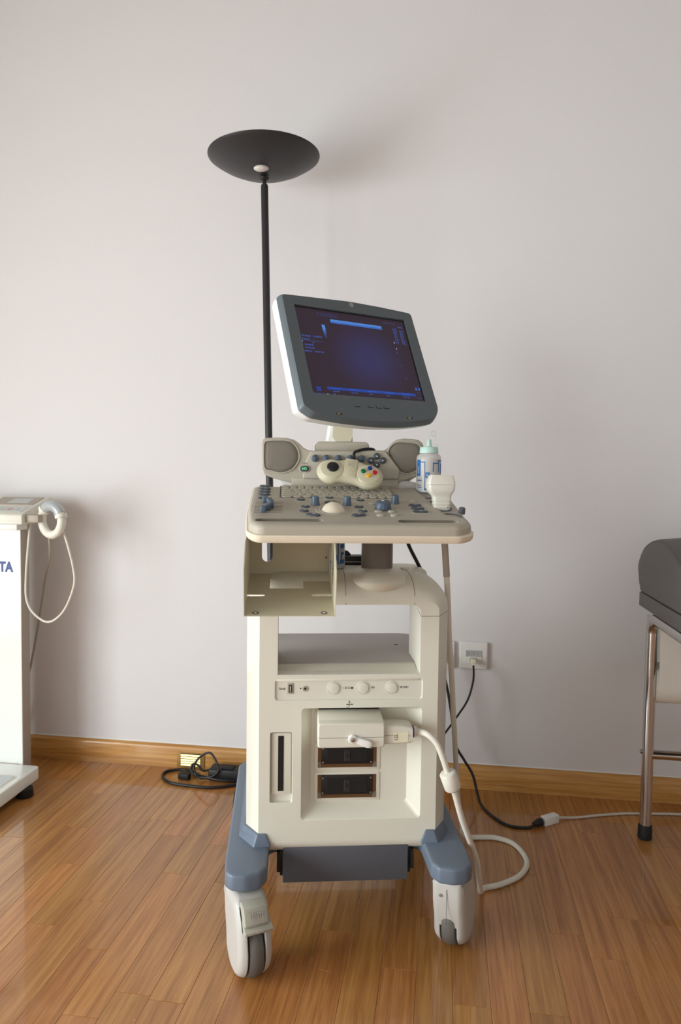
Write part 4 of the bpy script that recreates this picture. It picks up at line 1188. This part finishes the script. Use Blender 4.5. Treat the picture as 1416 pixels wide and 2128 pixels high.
# printed badge: two short lines in a frame
for (x0, x1, y0, y1) in ((-0.0065, 0.0075, 0.0275, 0.0284), (-0.0065, 0.0075, 0.0135, 0.0142), (-0.0065, -0.0058, 0.0135, 0.0240), (0.0068, 0.0075, 0.0135, 0.0240), (-0.0065, 0.0075, 0.0234, 0.0240), (-0.0035, -0.0022, 0.016, 0.0215), (-0.0035, 0.0005, 0.0205, 0.0215), (-0.0008, 0.0005, 0.0185, 0.0215), (-0.0035, 0.0005, 0.0180, 0.0190), (0.0022, 0.0032, 0.016, 0.0215), (0.0022, 0.0052, 0.016, 0.0168)):
    fin(box(x0, x1, y0, y1, 0.0111, 0.0114), 'badge_stroke', 'scaleg', gc, 0)
cw = [(0.004, 0.0385, -0.002), (0.004, 0.050, -0.002)]
GI = GC.inverted() @ MACH
pc = [Vector(cw[0]), Vector(cw[1])] + [GI @ Vector(p) for p in ((0.022, 0.166, 1.0500), (0.034, 0.176, 1.0560), (0.050, 0.186, 1.0600), (0.064, 0.196, 1.0605), (0.074, 0.212, 1.058), (0.078, 0.236, 1.045), (0.078, 0.252, 1.0))]
fin(tube(pc, 0.0034, 6, 10), 'controller_cable', 'cablek', gc, 60)

# ------------------------------------------------------------------ gel bottles
def bottle(mw, label, h_body, gelmat, gel_h, tip, prints):
    t = thing('gel_bottle', label, 'bottle', mw, 'ultrasound gel bottles')
    r = 0.0288
    prof = [(0.0, 0.0), (r - 0.003, 0.0), (r, 0.003), (r, h_body), (r - 0.0015, h_body + 0.006), (0.0215, h_body + 0.0105), (0.0205, h_body + 0.0115)]
    fin(lathe(prof, 36), 'bottle_body', 'bottle', t, 40)
    g = [(0.0, 0.0015), (r - 0.0045, 0.0015), (r - 0.0016, 0.004), (r - 0.0016, gel_h), (0.0, gel_h)]
    fin(lathe(g, 32), 'gel', gelmat, t, 40)
    zc = h_body + 0.0115
    cp = [(0.0222, zc), (0.0222, zc + 0.0015), (0.0212, zc + 0.0125), (0.0195, zc + 0.0145), (0.007, zc + 0.0160), (0.0058, zc + 0.020), (0.0050, zc + 0.0305), (0.0035, zc + 0.0325), (0.0, zc + 0.0325)]
    fin(lathe(cp, 32), 'bottle_cap', 'mint', t, 40)
    if tip:
        fin(tube([(0.0090 + 0.006 * math.cos(a), -0.004, zc + 0.046 + 0.006 * math.sin(a)) for a in [2 * math.pi * k / 14 for k in range(14)]], 0.0012, 2, 8, closed=True), 'tip_cover', 'mintc', t, 60)
        fin(tube([(0.0205, -0.002, zc + 0.003), (0.0200, -0.003, zc + 0.018), (0.0150, -0.004, zc + 0.036), (0.0120, -0.004, zc + 0.041)], 0.0008, 4, 6), 'tip_strap', 'mintc', t, 60)
    # printed blue marks wrapped on the wall of the bottle (angle in degrees from the side facing the viewer)
    for (a0, a1, z0, z1, m) in prints:
        n = max(2, int(abs(a1 - a0) / 6) + 1)
        rr = r + 0.0003
        rg0 = []
        for k in range(n + 1):
            a = R(-90 + a0 + (a1 - a0) * k / n)
            ca, sa = math.cos(a), math.sin(a)
            rg0.append([(rr * ca, rr * sa, z0), (rr * ca, rr * sa, z1), ((r - 0.0005) * ca, (r - 0.0005) * sa, z1), ((r - 0.0005) * ca, (r - 0.0005) * sa, z0)])
        fin(loft(rg0), 'label_print', m, t, 50)
    return t
pr1 = [(-78, -52, 0.040, 0.078, 'inkb'), (-52, -28, 0.071, 0.0735, 'inkb'), (-31, -28, 0.008, 0.0735, 'inkb'), (-26, -6, 0.036, 0.0485, 'inkb'), (-21, -12, 0.039, 0.0455, 'bottle'),
       (-70, -60, 0.046, 0.062, 'bottle'), (8, 12, 0.05, 0.071, 'inkb'), (8, 40, 0.0685, 0.071, 'inkb'), (38, 42, 0.05, 0.077, 'inkb'), (40, 72, 0.0745, 0.077, 'inkb'), (54, 66, 0.045, 0.070, 'inkb'), (-75, -45, 0.029, 0.031, 'navy'), (-75, -50, 0.018, 0.0195, 'navy'), (-70, -45, 0.013, 0.0145, 'navy'), (-28, 8, 0.008, 0.011, 'navy')]
b1 = bottle(MACH @ Matrix.Translation((0.1975, 0.165, 0.9580)), 'frosted gel bottle with mint cap standing at the back of the console', 0.082, 'gelpale', 0.080, True, pr1)
fin(lathe([(0, 0.0018), (0.0276, 0.0018), (0.0276, 0.013), (0, 0.013)], 32), 'gel_residue', 'gel', b1, 40)
pr2 = [(20, 26, 0.014, 0.095, 'inkb'), (36, 62, 0.047, 0.056, 'inkb'), (34, 62, 0.014, 0.0215, 'inkb'), (38, 46, 0.022, 0.038, 'inkb'), (46, 60, 0.033, 0.038, 'inkb'), (2, 18, 0.02, 0.032, 'inkb'), (40, 60, 0.068, 0.072, 'inkb'), (44, 60, 0.078, 0.082, 'inkb'), (-30, -5, 0.014, 0.02, 'inkb'), (-30, -10, 0.05, 0.06, 'inkb'), (20, 62, 0.0125, 0.0145, 'inkb')]
b2 = bottle(MACH @ Matrix.Translation((-0.0300, 0.116, 0.7872)), 'gel bottle with blue gel standing behind the bracket, under the console', 0.078, 'gelblue', 0.076, False, pr2)
fin(lathe([(0, 0.0018), (0.0279, 0.0018), (0.0279, 0.0145), (0, 0.0145)], 32), 'gel_residue', 'gel', b2, 40)

# ------------------------------------------------------------------ floor lamp
LT = ROOM @ Matrix.Translation((-0.160, -0.25, 0)) @ Matrix.Rotation(-0.0252, 4, 'Y')
lp = thing('floor_lamp', 'tall black uplighter floor lamp with a shallow dish behind the machine', 'floor lamp', ROOM @ Matrix.Translation((-0.160, -0.25, 0)))
fin(lathe([(0.0, 0.0), (0.115, 0.0), (0.115, 0.012), (0.108, 0.018), (0.02, 0.024), (0.0, 0.024)], 40), 'lamp_base', 'lampb', lp, 40)
lean = (0, -0.0252, 0)
fin(lathe([(0.0105, 0.015), (0.0105, 1.815), (0.009, 1.82), (0.0, 1.82)], 24), 'lamp_pole', 'lampb', lp, 40, rot=lean)
fin(lathe([(0.0055, 1.815), (0.0055, 1.83), (0.012, 1.834), (0.014, 1.838), (0.006, 1.842), (0.006, 1.85), (0.0, 1.85)], 20), 'lamp_joint', 'black', lp, 40, rot=lean)
dp = [(0.0, 1.8430), (0.02, 1.8435), (0.05, 1.8480), (0.09, 1.8600), (0.125, 1.8765), (0.150, 1.8925), (0.158, 1.8985), (0.1585, 1.8998), (0.1572, 1.9000), (0.149, 1.8945), (0.124, 1.8790), (0.09, 1.8625), (0.05, 1.8505), (0.0, 1.8455)]
fin(lathe(dp, 72), 'lamp_dish', 'lampb', lp, 50, rot=lean)
bm = bmesh.new(); bmesh.ops.create_uvsphere(bm, u_segments=24, v_segments=12, radius=1.0)
bmesh.ops.transform(bm, matrix=Matrix.Diagonal((0.0215, 0.0215, 0.009, 1)), verts=bm.verts[:])
fin(bm, 'dish_lens', 'glassw', lp, 60, loc=(-0.0445, -0.042, 1.8485), rot=(R(12), -0.0252, 0))
fin(lathe([(0.0, 1.85), (0.03, 1.852), (0.028, 1.872), (0.0, 1.875)], 20), 'lamp_socket', 'black', lp, 40, rot=lean)

# ------------------------------------------------------------------ body scale (left)
SC = ROOM
sc_ = thing('body_scale', 'white body composition scale with display column and hand grip by the wall', 'scale', ROOM @ Matrix.Translation((-1.108, -0.36, 0)))
ox, oy = 1.108, 0.36
def rm(o):
    return o
bm = prism(fillet([(-0.170, -0.21), (0.175, -0.21), (0.175, 0.149), (-0.170, 0.149)], 0.012, 3), 0.026, 0.066, 'z', 0.004, 3, 40)
pf = fin(bm, 'platform', 'scalew', sc_)
fin(prism(fillet([(-0.155, -0.20), (0.160, -0.20), (0.160, 0.139), (-0.155, 0.139)], 0.012, 3), 0.014, 0.027, 'z', 0.002, 2, 40), 'platform_skirt', 'scaleg', pf)
for x0, x1 in ((-0.135, -0.004), (0.008, 0.148)):
    fin(prism(fillet([(x0 - 0.005, -0.175), (x1 + 0.005, -0.175), (x1 + 0.005, 0.066), (x0 - 0.005, 0.066)], 0.012, 4), 0.0655, 0.067, 'z', 0.0006, 1), 'plate_rim', 'lipc', pf)
    fin(prism(fillet([(x0, -0.170), (x1, -0.170), (x1, 0.061), (x0, 0.061)], 0.010, 4), 0.066, 0.0678, 'z', 0.0006, 1), 'foot_plate', 'plate', pf)
for q in ((-0.145, -0.185), (0.150, -0.185), (-0.145, 0.075), (0.168, 0.075)):
    fin(lathe([(0.0, 0.0), (0.024, 0.0), (0.026, 0.004), (0.024, 0.026), (0.0, 0.026)], 24), 'foot', 'blackr', sc_, 40, loc=(q[0], q[1], 0))
cl = fin(box(-0.111, 0.111, 0.1600, 0.205, 0.018, 0.83, 0.002, 2), 'column', 'scaleg', sc_)
fin(box(-0.111, 0.111, 0.1575, 0.1605, 0.06, 0.828, 0.001, 1), 'column_front', 'scalew', cl)
fin(box(-0.08, 0.095, 0.145, 0.20, 0.026, 0.064), 'column_foot', 'scaleg', cl)
# lettering and pale sticker on the column front
text('brand_lettering', 'TANITA', 0.0430, 'navy', cl, (0.019, 0.1573, 0.6935), UPR, 0.0003, sx=0.84, bold=0.0022)
fin(box(-0.02, 0.091, 0.1570, 0.1576, 0.7525, 0.7825), 'column_sticker', 'white', cl)
# display head
hp = [(0.118, 0.832), (0.118, 0.862), (0.130, 0.868), (0.285, 0.913), (0.292, 0.908), (0.292, 0.87), (0.20, 0.832)]
hd_ = fin(prism(hp, -0.142, 0.141, 'x', 0.004, 2), 'display_head', 'scalec', sc_)
fin(box(-0.118, 0.128, 0.112, 0.17, 0.8145, 0.833, 0.002), 'head_bracket', 'white', sc_)
sl_ = math.atan2(0.045, 0.155)
def onhead(x0, x1, t0, t1, h, m, name):
    o = fin(box(x0, x1, t0, t1, 0, h, 0.0004, 1), name, m, hd_, loc=(0, 0.130, 0.868), rot=(sl_, 0, 0))
    return o
onhead(-0.125, 0.125, 0.006, 0.058, 0.0012, 'scalet', 'key_panel')
onhead(-0.02, 0.126, 0.076, 0.15, 0.0016, 'scaleg', 'display_frame')
onhead(0.03, 0.10, 0.09, 0.135, 0.0022, 'plate', 'display_window')
for k in range(5):
    onhead(-0.01 + 0.026 * k, 0.006 + 0.026 * k, 0.02, 0.04, 0.0016, 'rose' if k % 2 else 'plate', 'panel_key')
# hand grips
for s in (1, -1):
    gx = 0.2185 * s if s > 0 else -0.2185
    nodes = []
    G = Matrix.Translation((gx, 0.155, 0.847)) @ Matrix.Rotation(R(-22 * s), 4, 'Z') @ Matrix.Rotation(R(14 * s), 4, 'Y')
    def gp(a, rx, rz):
        return tuple(G @ Vector((rx * math.cos(a), 0, rz * math.sin(a))))
    lp_ = [gp(2 * math.pi * k / 20, 0.046, 0.047 - (0.004 if 3 <= k <= 7 else 0)) for k in range(20)]
    N_ = 40
    gpth = catmull(lp_, 2, True)
    bm = tube(lp_, 0.0130, 2, 14, closed=True)
    gr_ = fin(bm, 'hand_grip', 'scalec', sc_, 60)
    arc = [gp(R(a), 0.046, 0.043) for a in (40, 60, 80, 100, 120, 140)]
    fin(tube(arc, 0.0170, 4, 14), 'grip_handle', 'plate', gr_, 60)
    for a in (32, 148):
        fin(tube([gp(R(a - 7), 0.046, 0.043), gp(R(a), 0.046, 0.043), gp(R(a + 7), 0.046, 0.043)], 0.0185, 3, 14), 'grip_collar', 'scalec', gr_, 60)
    fin(box(0.135 * s if s > 0 else -0.185, 0.185 if s > 0 else -0.135, 0.135, 0.165, 0.838, 0.862, 0.004), 'grip_arm', 'scaleg', sc_)
# grip cables
fin(tube([(0.128, 0.185, 0.835), (0.131, 0.175, 0.805), (0.128, 0.172, 0.76), (0.122, 0.170, 0.68), (0.122, 0.168, 0.60), (0.145, 0.166, 0.552), (0.198, 0.165, 0.523), (0.250, 0.165, 0.560), (0.285, 0.165, 0.64), (0.283, 0.165, 0.70), (0.265, 0.162, 0.775), (0.252, 0.16, 0.815)], 0.0036, 6, 8), 'grip_cable', 'cable', sc_, 60)
fin(tube([(0.182, 0.17, 0.86), (0.184, 0.19, 0.82), (0.176, 0.215, 0.77), (0.160, 0.24, 0.71), (0.128, 0.27, 0.645), (0.090, 0.30, 0.52), (0.033, 0.33, 0.321), (-0.03, 0.335, 0.12)], 0.0038, 6, 8), 'mains_cable', 'cableg', sc_, 60)

# ------------------------------------------------------------------ examination couch (right)
CX0, CX1 = 0.877, 1.475
ec = thing('examination_couch', 'dark grey padded examination couch on chrome tube legs at the right edge', 'couch', ROOM @ Matrix.Translation(((CX0 + CX1) / 2, -1.05, 0)))
cxo, cyo = -(CX0 + CX1) / 2, 1.05
prof = [(-0.146, 0.681), (-0.122, 0.735), (-0.116, 0.762), (-0.140, 0.790), (-0.18, 0.812), (-0.257, 0.8335), (-0.335, 0.836), (-0.417, 0.818), (-0.498, 0.786), (-0.60, 0.752), (-0.75, 0.745), (-1.92, 0.745), (-1.945, 0.73), (-1.945, 0.681)]
pc_ = [tuple(v)[:2] for v in catmull([(a, b, 0) for a, b in prof[:11]], 4)] + prof[11:]
pc_ = [(a + cyo, b) for a, b in pc_]
rings = []
hw = (CX1 - CX0) / 2
def crown(x):
    return 0.016 * (1 - min(1.0, abs(x) / hw) ** 2)
def cr(x, d):
    cy_ = -0.9 + cyo; cz_ = 0.715
    return [(x, a + (d if a < cy_ else -d) * 0.5, (b - d + crown(x)) if b > 0.7 else b) for a, b in pc_]
for x, d in ((-hw, 0.012), (-hw + 0.003, 0.006), (-hw + 0.010, 0.0012), (-hw + 0.02, 0.0), (-0.2, 0.0), (-0.1, 0.0), (0.0, 0.0), (0.1, 0.0), (0.2, 0.0), (hw - 0.02, 0.0), (hw - 0.010, 0.0012), (hw - 0.003, 0.006), (hw, 0.012)):
    rings.append(cr(x, d))
cush = fin(loft(rings), 'cushion', 'leather', ec, 50)
for s in (-1, 1):
    fin(tube([(s * (hw - 0.006), a, b + 0.0008) for a, b in [(p[0], p[1] - 0.004) for p in pc_[3:42]]], 0.0018, 1, 6, smooth=False), 'piping', 'leather', cush, 60)
fin(box(-hw + 0.004, hw - 0.004, -1.93 + cyo, -0.150 + cyo, 0.676, 0.681), 'seam_gap', 'black', ec)
fin(box(-hw, hw, -1.945 + cyo, -0.142 + cyo, 0.636, 0.676, 0.003, 2), 'couch_base', 'leather', ec)
def ctube(x):
    y0, y1, zt, rb_ = -0.237 + cyo, -1.75 + cyo, 0.6205, 0.045
    pts = [(x, y0, 0.03), (x, y0, zt - rb_)]
    for k in range(1, 7):
        a = R(90 * k / 6)
        pts.append((x, y0 - rb_ + rb_ * math.cos(a), zt - rb_ + rb_ * math.sin(a)))
    for k in range(0, 7):
        a = R(90 + 90 * k / 6)
        pts.append((x, y1 + rb_ + rb_ * math.cos(a), zt - rb_ + rb_ * math.sin(a)))
    pts.append((x, y1, 0.03))
    return tube(pts, 0.0152, 1, 18, smooth=False)
for s in (-1, 1):
    x = s * (hw - 0.012)
    u_ = fin(ctube(x), 'leg_frame', 'chrome', ec, 60)
    for y in (-0.237, -1.75):
        fin(lathe([(0.0, 0.0), (0.0165, 0.0), (0.0190, 0.003), (0.0185, 0.036), (0.016, 0.040), (0.0, 0.040)], 24), 'rubber_foot', 'blackr', u_, 40, loc=(x, y + cyo, 0))
        fin(lathe([(0, 0), (0.0065, 0), (0.0065, 0.004), (0.004, 0.006), (0, 0.006)], 12), 'frame_bolt', 'steel', u_, 40, loc=(x + s * 0.0145, y + cyo, 0.245), rot=(0, s * R(90), 0))
for y in (-0.237, -1.75):
    fin(tube([(-hw + 0.012, y + cyo, 0.238), (hw - 0.012, y + cyo, 0.238)], 0.0125, 1, 16, smooth=False), 'cross_bar', 'chrome', ec, 60)
    fin(tube([(-hw + 0.012, y + 0.03 - (0.03 if y > -1 else 0.06) - 0.03 + cyo, 0.620), (hw - 0.012, y - 0.03 + cyo, 0.620)], 0.0125, 1, 16, smooth=False), 'cross_bar', 'chrome', ec, 60)
fin(tube([(-hw + 0.012, -0.205 + cyo, 0.432), (hw - 0.012, -0.205 + cyo, 0.432)], 0.006, 1, 12, smooth=False), 'roll_spindle', 'chrome', ec, 60)
for s in (-1, 1):
    fin(box(s * (hw - 0.012) - 0.002, s * (hw - 0.012) + 0.002, -0.225 + cyo, -0.195 + cyo, 0.42, 0.62), 'roll_hanger', 'chrome', ec)
pr_ = thing('paper_roll', 'roll of white couch paper hanging under the head of the couch', 'paper roll', ROOM @ Matrix.Translation(((CX0 + CX1) / 2, -0.205, 0.432)))
b_ = lathe([(0.018, 0.0), (0.0555, 0.0), (0.0555, 0.546), (0.018, 0.546)], 40)
fin(b_, 'roll', 'paper', pr_, 40, loc=(-0.273, 0, 0), rot=(0, R(90), 0))
b_ = lathe([(0.0185, -0.001), (0.0185, 0.548), (0.010, 0.548), (0.010, -0.001)], 24)
fin(b_, 'core', 'scaleg', pr_, 40, loc=(-0.273, 0, 0), rot=(0, R(90), 0))
# free sheet running up from the roll, over the head end and along the couch
sp = [(-0.262, 0.432), (-0.261, 0.47), (-0.258, 0.53), (-0.252, 0.60), (-0.249, 0.632)]
bm = bmesh.new()
def sheet(bm, path, x0, x1, nx=14, jit=0.0, lift=False):
    rows = []
    for i, (y, z) in enumerate(path):
        rows.append([bm.verts.new((x0 + (x1 - x0) * k / nx, y + jit * math.sin(k * 1.7 + i), z + (crown(x0 + (x1 - x0) * k / nx) if lift else 0))) for k in range(nx + 1)])
    for a, b in zip(rows[:-1], rows[1:]):
        for k in range(nx):
            bm.faces.new((a[k], a[k + 1], b[k + 1], b[k]))
sheet(bm, [(a + 0.205, b - 0.432) for a, b in sp], -0.270, 0.270, 14, 0.0015)
fin(bm, 'hanging_sheet', 'paper', pr_, 60)
psb = bmesh.new()
pth = [(a - cyo, b + 0.0035) for a, b in pc_[6:44] if a - cyo > -1.9]
sheet(psb, [(a + 1.0, b - 0.75) for a, b in pth], -0.20, 0.245, 12, 0.001, True)
pt = fin(psb, 'couch_paper', 'paper', None, 60, mw=ROOM @ Matrix.Translation(((CX0 + CX1) / 2, -1.0, 0.75)))
tag(pt, 'white paper sheet spread over the top of the grey couch', 'paper sheet')

# ------------------------------------------------------------------ wall sockets and cables
def outlet(x, z, label, plug):
    t = thing('wall_socket', label, 'wall socket', ROOM @ Matrix.Translation((x, 0.012, z)), 'white wall sockets')
    bm = prism(fillet([(-0.0445, -0.0435), (0.0445, -0.0435), (0.0445, 0.0435), (-0.0445, 0.0435)], 0.006, 4), -0.011, 0.0, 'y', 0.004, 3, 45)
    fin(bm, 'socket_plate', 'white', t)
    fin(prism(fillet([(-0.026, -0.026), (0.026, -0.026), (0.026, 0.018), (-0.026, 0.018)], 0.002, 2), -0.0125, -0.010, 'y', 0.0008, 1), 'socket_insert', 'white', t)
    fin(box(-0.025, 0.025, -0.0132, -0.012, -0.003, 0.0175, 0.0005, 1), 'label_window', 'plate', t)
    for xx in (-0.017, -0.002, 0.012):
        fin(box(xx, xx + 0.004, -0.0136, -0.0131, 0.004, 0.010), 'label_mark', 'scaleg', t, 0)
    fin(box(-0.011, 0.009, -0.0133, -0.012, -0.021, -0.006), 'data_port', 'scaleg', t)
    if plug == 'black':
        fin(lathe([(0, 0), (0.017, 0), (0.015, 0.02), (0.007, 0.028), (0, 0.028)], 20), 'mains_plug', 'black', t, 40, loc=(0.004, -0.012, -0.010), rot=UPR)
    return t
outlet(0.4205, 0.4310, 'white wall socket with the thin black network lead plugged in', 'clip')
outlet(0.3170, 0.4300, 'white wall socket half hidden behind the machine and its hanging cable', 'black')
nl = thing('network_lead', 'thin black network lead hanging from the right wall socket', 'cable', ROOM @ Matrix.Translation((0.42, -0.002, 0.40)))
NL = (0.42, -0.002, 0.40)
def off(ps, o):
    return [(a - o[0], b - o[1], c - o[2]) for a, b, c in ps]
fin(box(-0.0085, 0.0075, -0.022, 0.0005, 0.012, 0.0235, 0.0015), 'plug_body', 'sticker', nl)
fin(prism([(-0.006, 0.012), (0.005, 0.012), (0.003, 0.006), (-0.004, 0.006)], -0.026, -0.010, 'y', 0.001), 'plug_boot', 'sticker', nl)
fin(tube(off([(0.4195, -0.02, 0.412), (0.4195, -0.028, 0.404), (0.420, -0.045, 0.385), (0.417, -0.06, 0.36), (0.402, -0.07, 0.309), (0.37, -0.08, 0.258), (0.339, -0.1, 0.218), (0.30, -0.13, 0.17), (0.25, -0.16, 0.10)], NL), 0.0032, 6, 8), 'lead', 'cablek', nl, 60)
pcd = thing('mains_lead', 'black mains lead dropping behind the machine and lying across the floor', 'cord', ROOM @ Matrix.Translation((0.45, -0.12, 0)))
PC = (0.45, -0.12, 0)
fin(tube(off([(0.321, -0.038, 0.418), (0.323, -0.045, 0.40), (0.340, -0.05, 0.335), (0.353, -0.052, 0.262), (0.362, -0.056, 0.20), (0.371, -0.06, 0.157), (0.396, -0.07, 0.120), (0.422, -0.08, 0.080), (0.437, -0.1, 0.030), (0.449, -0.126, 0.0065), (0.484, -0.197, 0.0045), (0.522, -0.238, 0.0045), (0.568, -0.241, 0.0045), (0.592, -0.2275, 0.006)], PC), 0.0042, 7, 10), 'cord', 'cablek', pcd, 60)
ang = math.atan2(-0.203 + 0.218, 0.624 - 0.604)
bm = lathe([(0.0045, 0.0), (0.0065, 0.003), (0.0105, 0.018), (0.0112, 0.030), (0.0, 0.030)], 18)
fin(bm, 'cord_plug', 'black', pcd, 40, loc=(0.588 - PC[0], -0.2290 - PC[1], 0.0112), rot=(0, R(90), ang))
xc = thing('extension_cable', 'white extension cable with socket block running along the wall to the couch', 'cable', ROOM @ Matrix.Translation((0.645, -0.1885, 0)))
XC = (0.645, -0.1885, 0)
fin(prism(fillet([(-0.0265, -0.0115), (0.0265, -0.0115), (0.0265, 0.0115), (-0.0265, 0.0115)], 0.003, 2), 0.0, 0.0235, 'z', 0.002, 2, 45), 'socket_block', 'white', xc, loc=(-0.006, -0.004, 0), rot=(0, 0, ang))
fin(tube(off([(0.660, -0.177, 0.010), (0.680, -0.166, 0.007), (0.723, -0.152, 0.0042), (0.775, -0.132, 0.0042), (0.825, -0.115, 0.0042), (0.865, -0.103, 0.0042), (0.905, -0.096, 0.0042), (0.97, -0.087, 0.0042), (1.033, -0.080, 0.0042), (1.3, -0.07, 0.0042), (1.7, -0.06, 0.0042)], XC), 0.0038, 6, 8), 'cable', 'wcable', xc, 60)

# ------------------------------------------------------------------ brass vent in the skirting
vt = thing('vent_grille', 'small brass slatted vent set into the wooden skirting board', 'vent', ROOM @ Matrix.Translation((-0.511, 0.0, 0.028)))
bm = prism(fillet([(-0.049, -0.0275), (0.049, -0.0275), (0.049, 0.0275), (-0.049, 0.0275)], 0.002, 2), -0.0025, 0.004, 'y', 0.001, 1)
fin(bm, 'vent_frame', 'brassd', vt)
fin(box(-0.035, 0.035, -0.0031, -0.0024, -0.0185, 0.0245), 'vent_back', 'sub', vt)
for k in range(5):
    z = -0.0165 + k * 0.0082
    fin(prism([(-0.0055, z), (-0.0020, z), (-0.0020, z + 0.0050), (-0.0040, z + 0.0050)], -0.034, 0.034, 'x'), 'slat', 'brass', vt)
for x in (-0.042, 0.042):
    fin(lathe([(0, 0), (0.0022, 0), (0.0018, 0.001), (0, 0.0012)], 10), 'vent_screw', 'brassd', vt, loc=(x, -0.0025, 0.02), rot=UPR)

# ------------------------------------------------------------------ black power supply with coiled leads on the floor
ps_ = thing('power_supply', 'black power supply brick with coiled cable on the floor by the skirting', 'power adapter', ROOM @ Matrix.Translation((-0.36, -0.062, 0)))
PO = (-0.36, -0.062, 0)
fin(prism(fillet([(-0.062, -0.026), (0.085, -0.026), (0.085, 0.030), (-0.062, 0.030)], 0.006, 3), 0.002, 0.040, 'z', 0.005, 3, 45), 'brick', 'black', ps_)
fin(box(-0.022, 0.02, -0.018, 0.012, 0.040, 0.0445, 0.002), 'brick_ridge', 'blackr', ps_)
fin(tube(off([(-0.300, -0.10, 0.008), (-0.335, -0.118, 0.006), (-0.372, -0.135, 0.0055), (-0.41, -0.143, 0.0052), (-0.472, -0.140, 0.0052), (-0.538, -0.126, 0.0052), (-0.577, -0.085, 0.0052), (-0.578, -0.046, 0.0052), (-0.535, -0.026, 0.0055), (-0.495, -0.040, 0.0075), (-0.455, -0.074, 0.012), (-0.415, -0.098, 0.016), (-0.36, -0.103, 0.013), (-0.31, -0.085, 0.010)], PO), 0.0047, 7, 10), 'coiled_cable', 'cablek', ps_, 60)
fin(tube(off([(-0.420, -0.062, 0.030), (-0.445, -0.068, 0.026), (-0.463, -0.066, 0.042), (-0.480, -0.066, 0.045), (-0.484, -0.072, 0.028), (-0.468, -0.080, 0.0135), (-0.440, -0.094, 0.0135), (-0.405, -0.099, 0.022), (-0.385, -0.096, 0.040), (-0.393, -0.085, 0.062), (-0.415, -0.073, 0.086), (-0.436, -0.068, 0.084), (-0.462, -0.066, 0.064), (-0.475, -0.068, 0.040), (-0.470, -0.074, 0.020), (-0.448, -0.085, 0.0075), (-0.425, -0.075, 0.008)], PO), 0.0038, 7, 8), 'thin_cable', 'cablek', ps_, 60)
fin(prism(fillet([(-0.020, -0.012), (0.020, -0.010), (0.020, 0.010), (-0.020, 0.012)], 0.004, 2), 0.001, 0.020, 'z', 0.003, 2, 45), 'loose_plug', 'blackr', ps_, loc=(-0.503 - PO[0], -0.083 - PO[1], 0), rot=(0, 0, R(-14)))
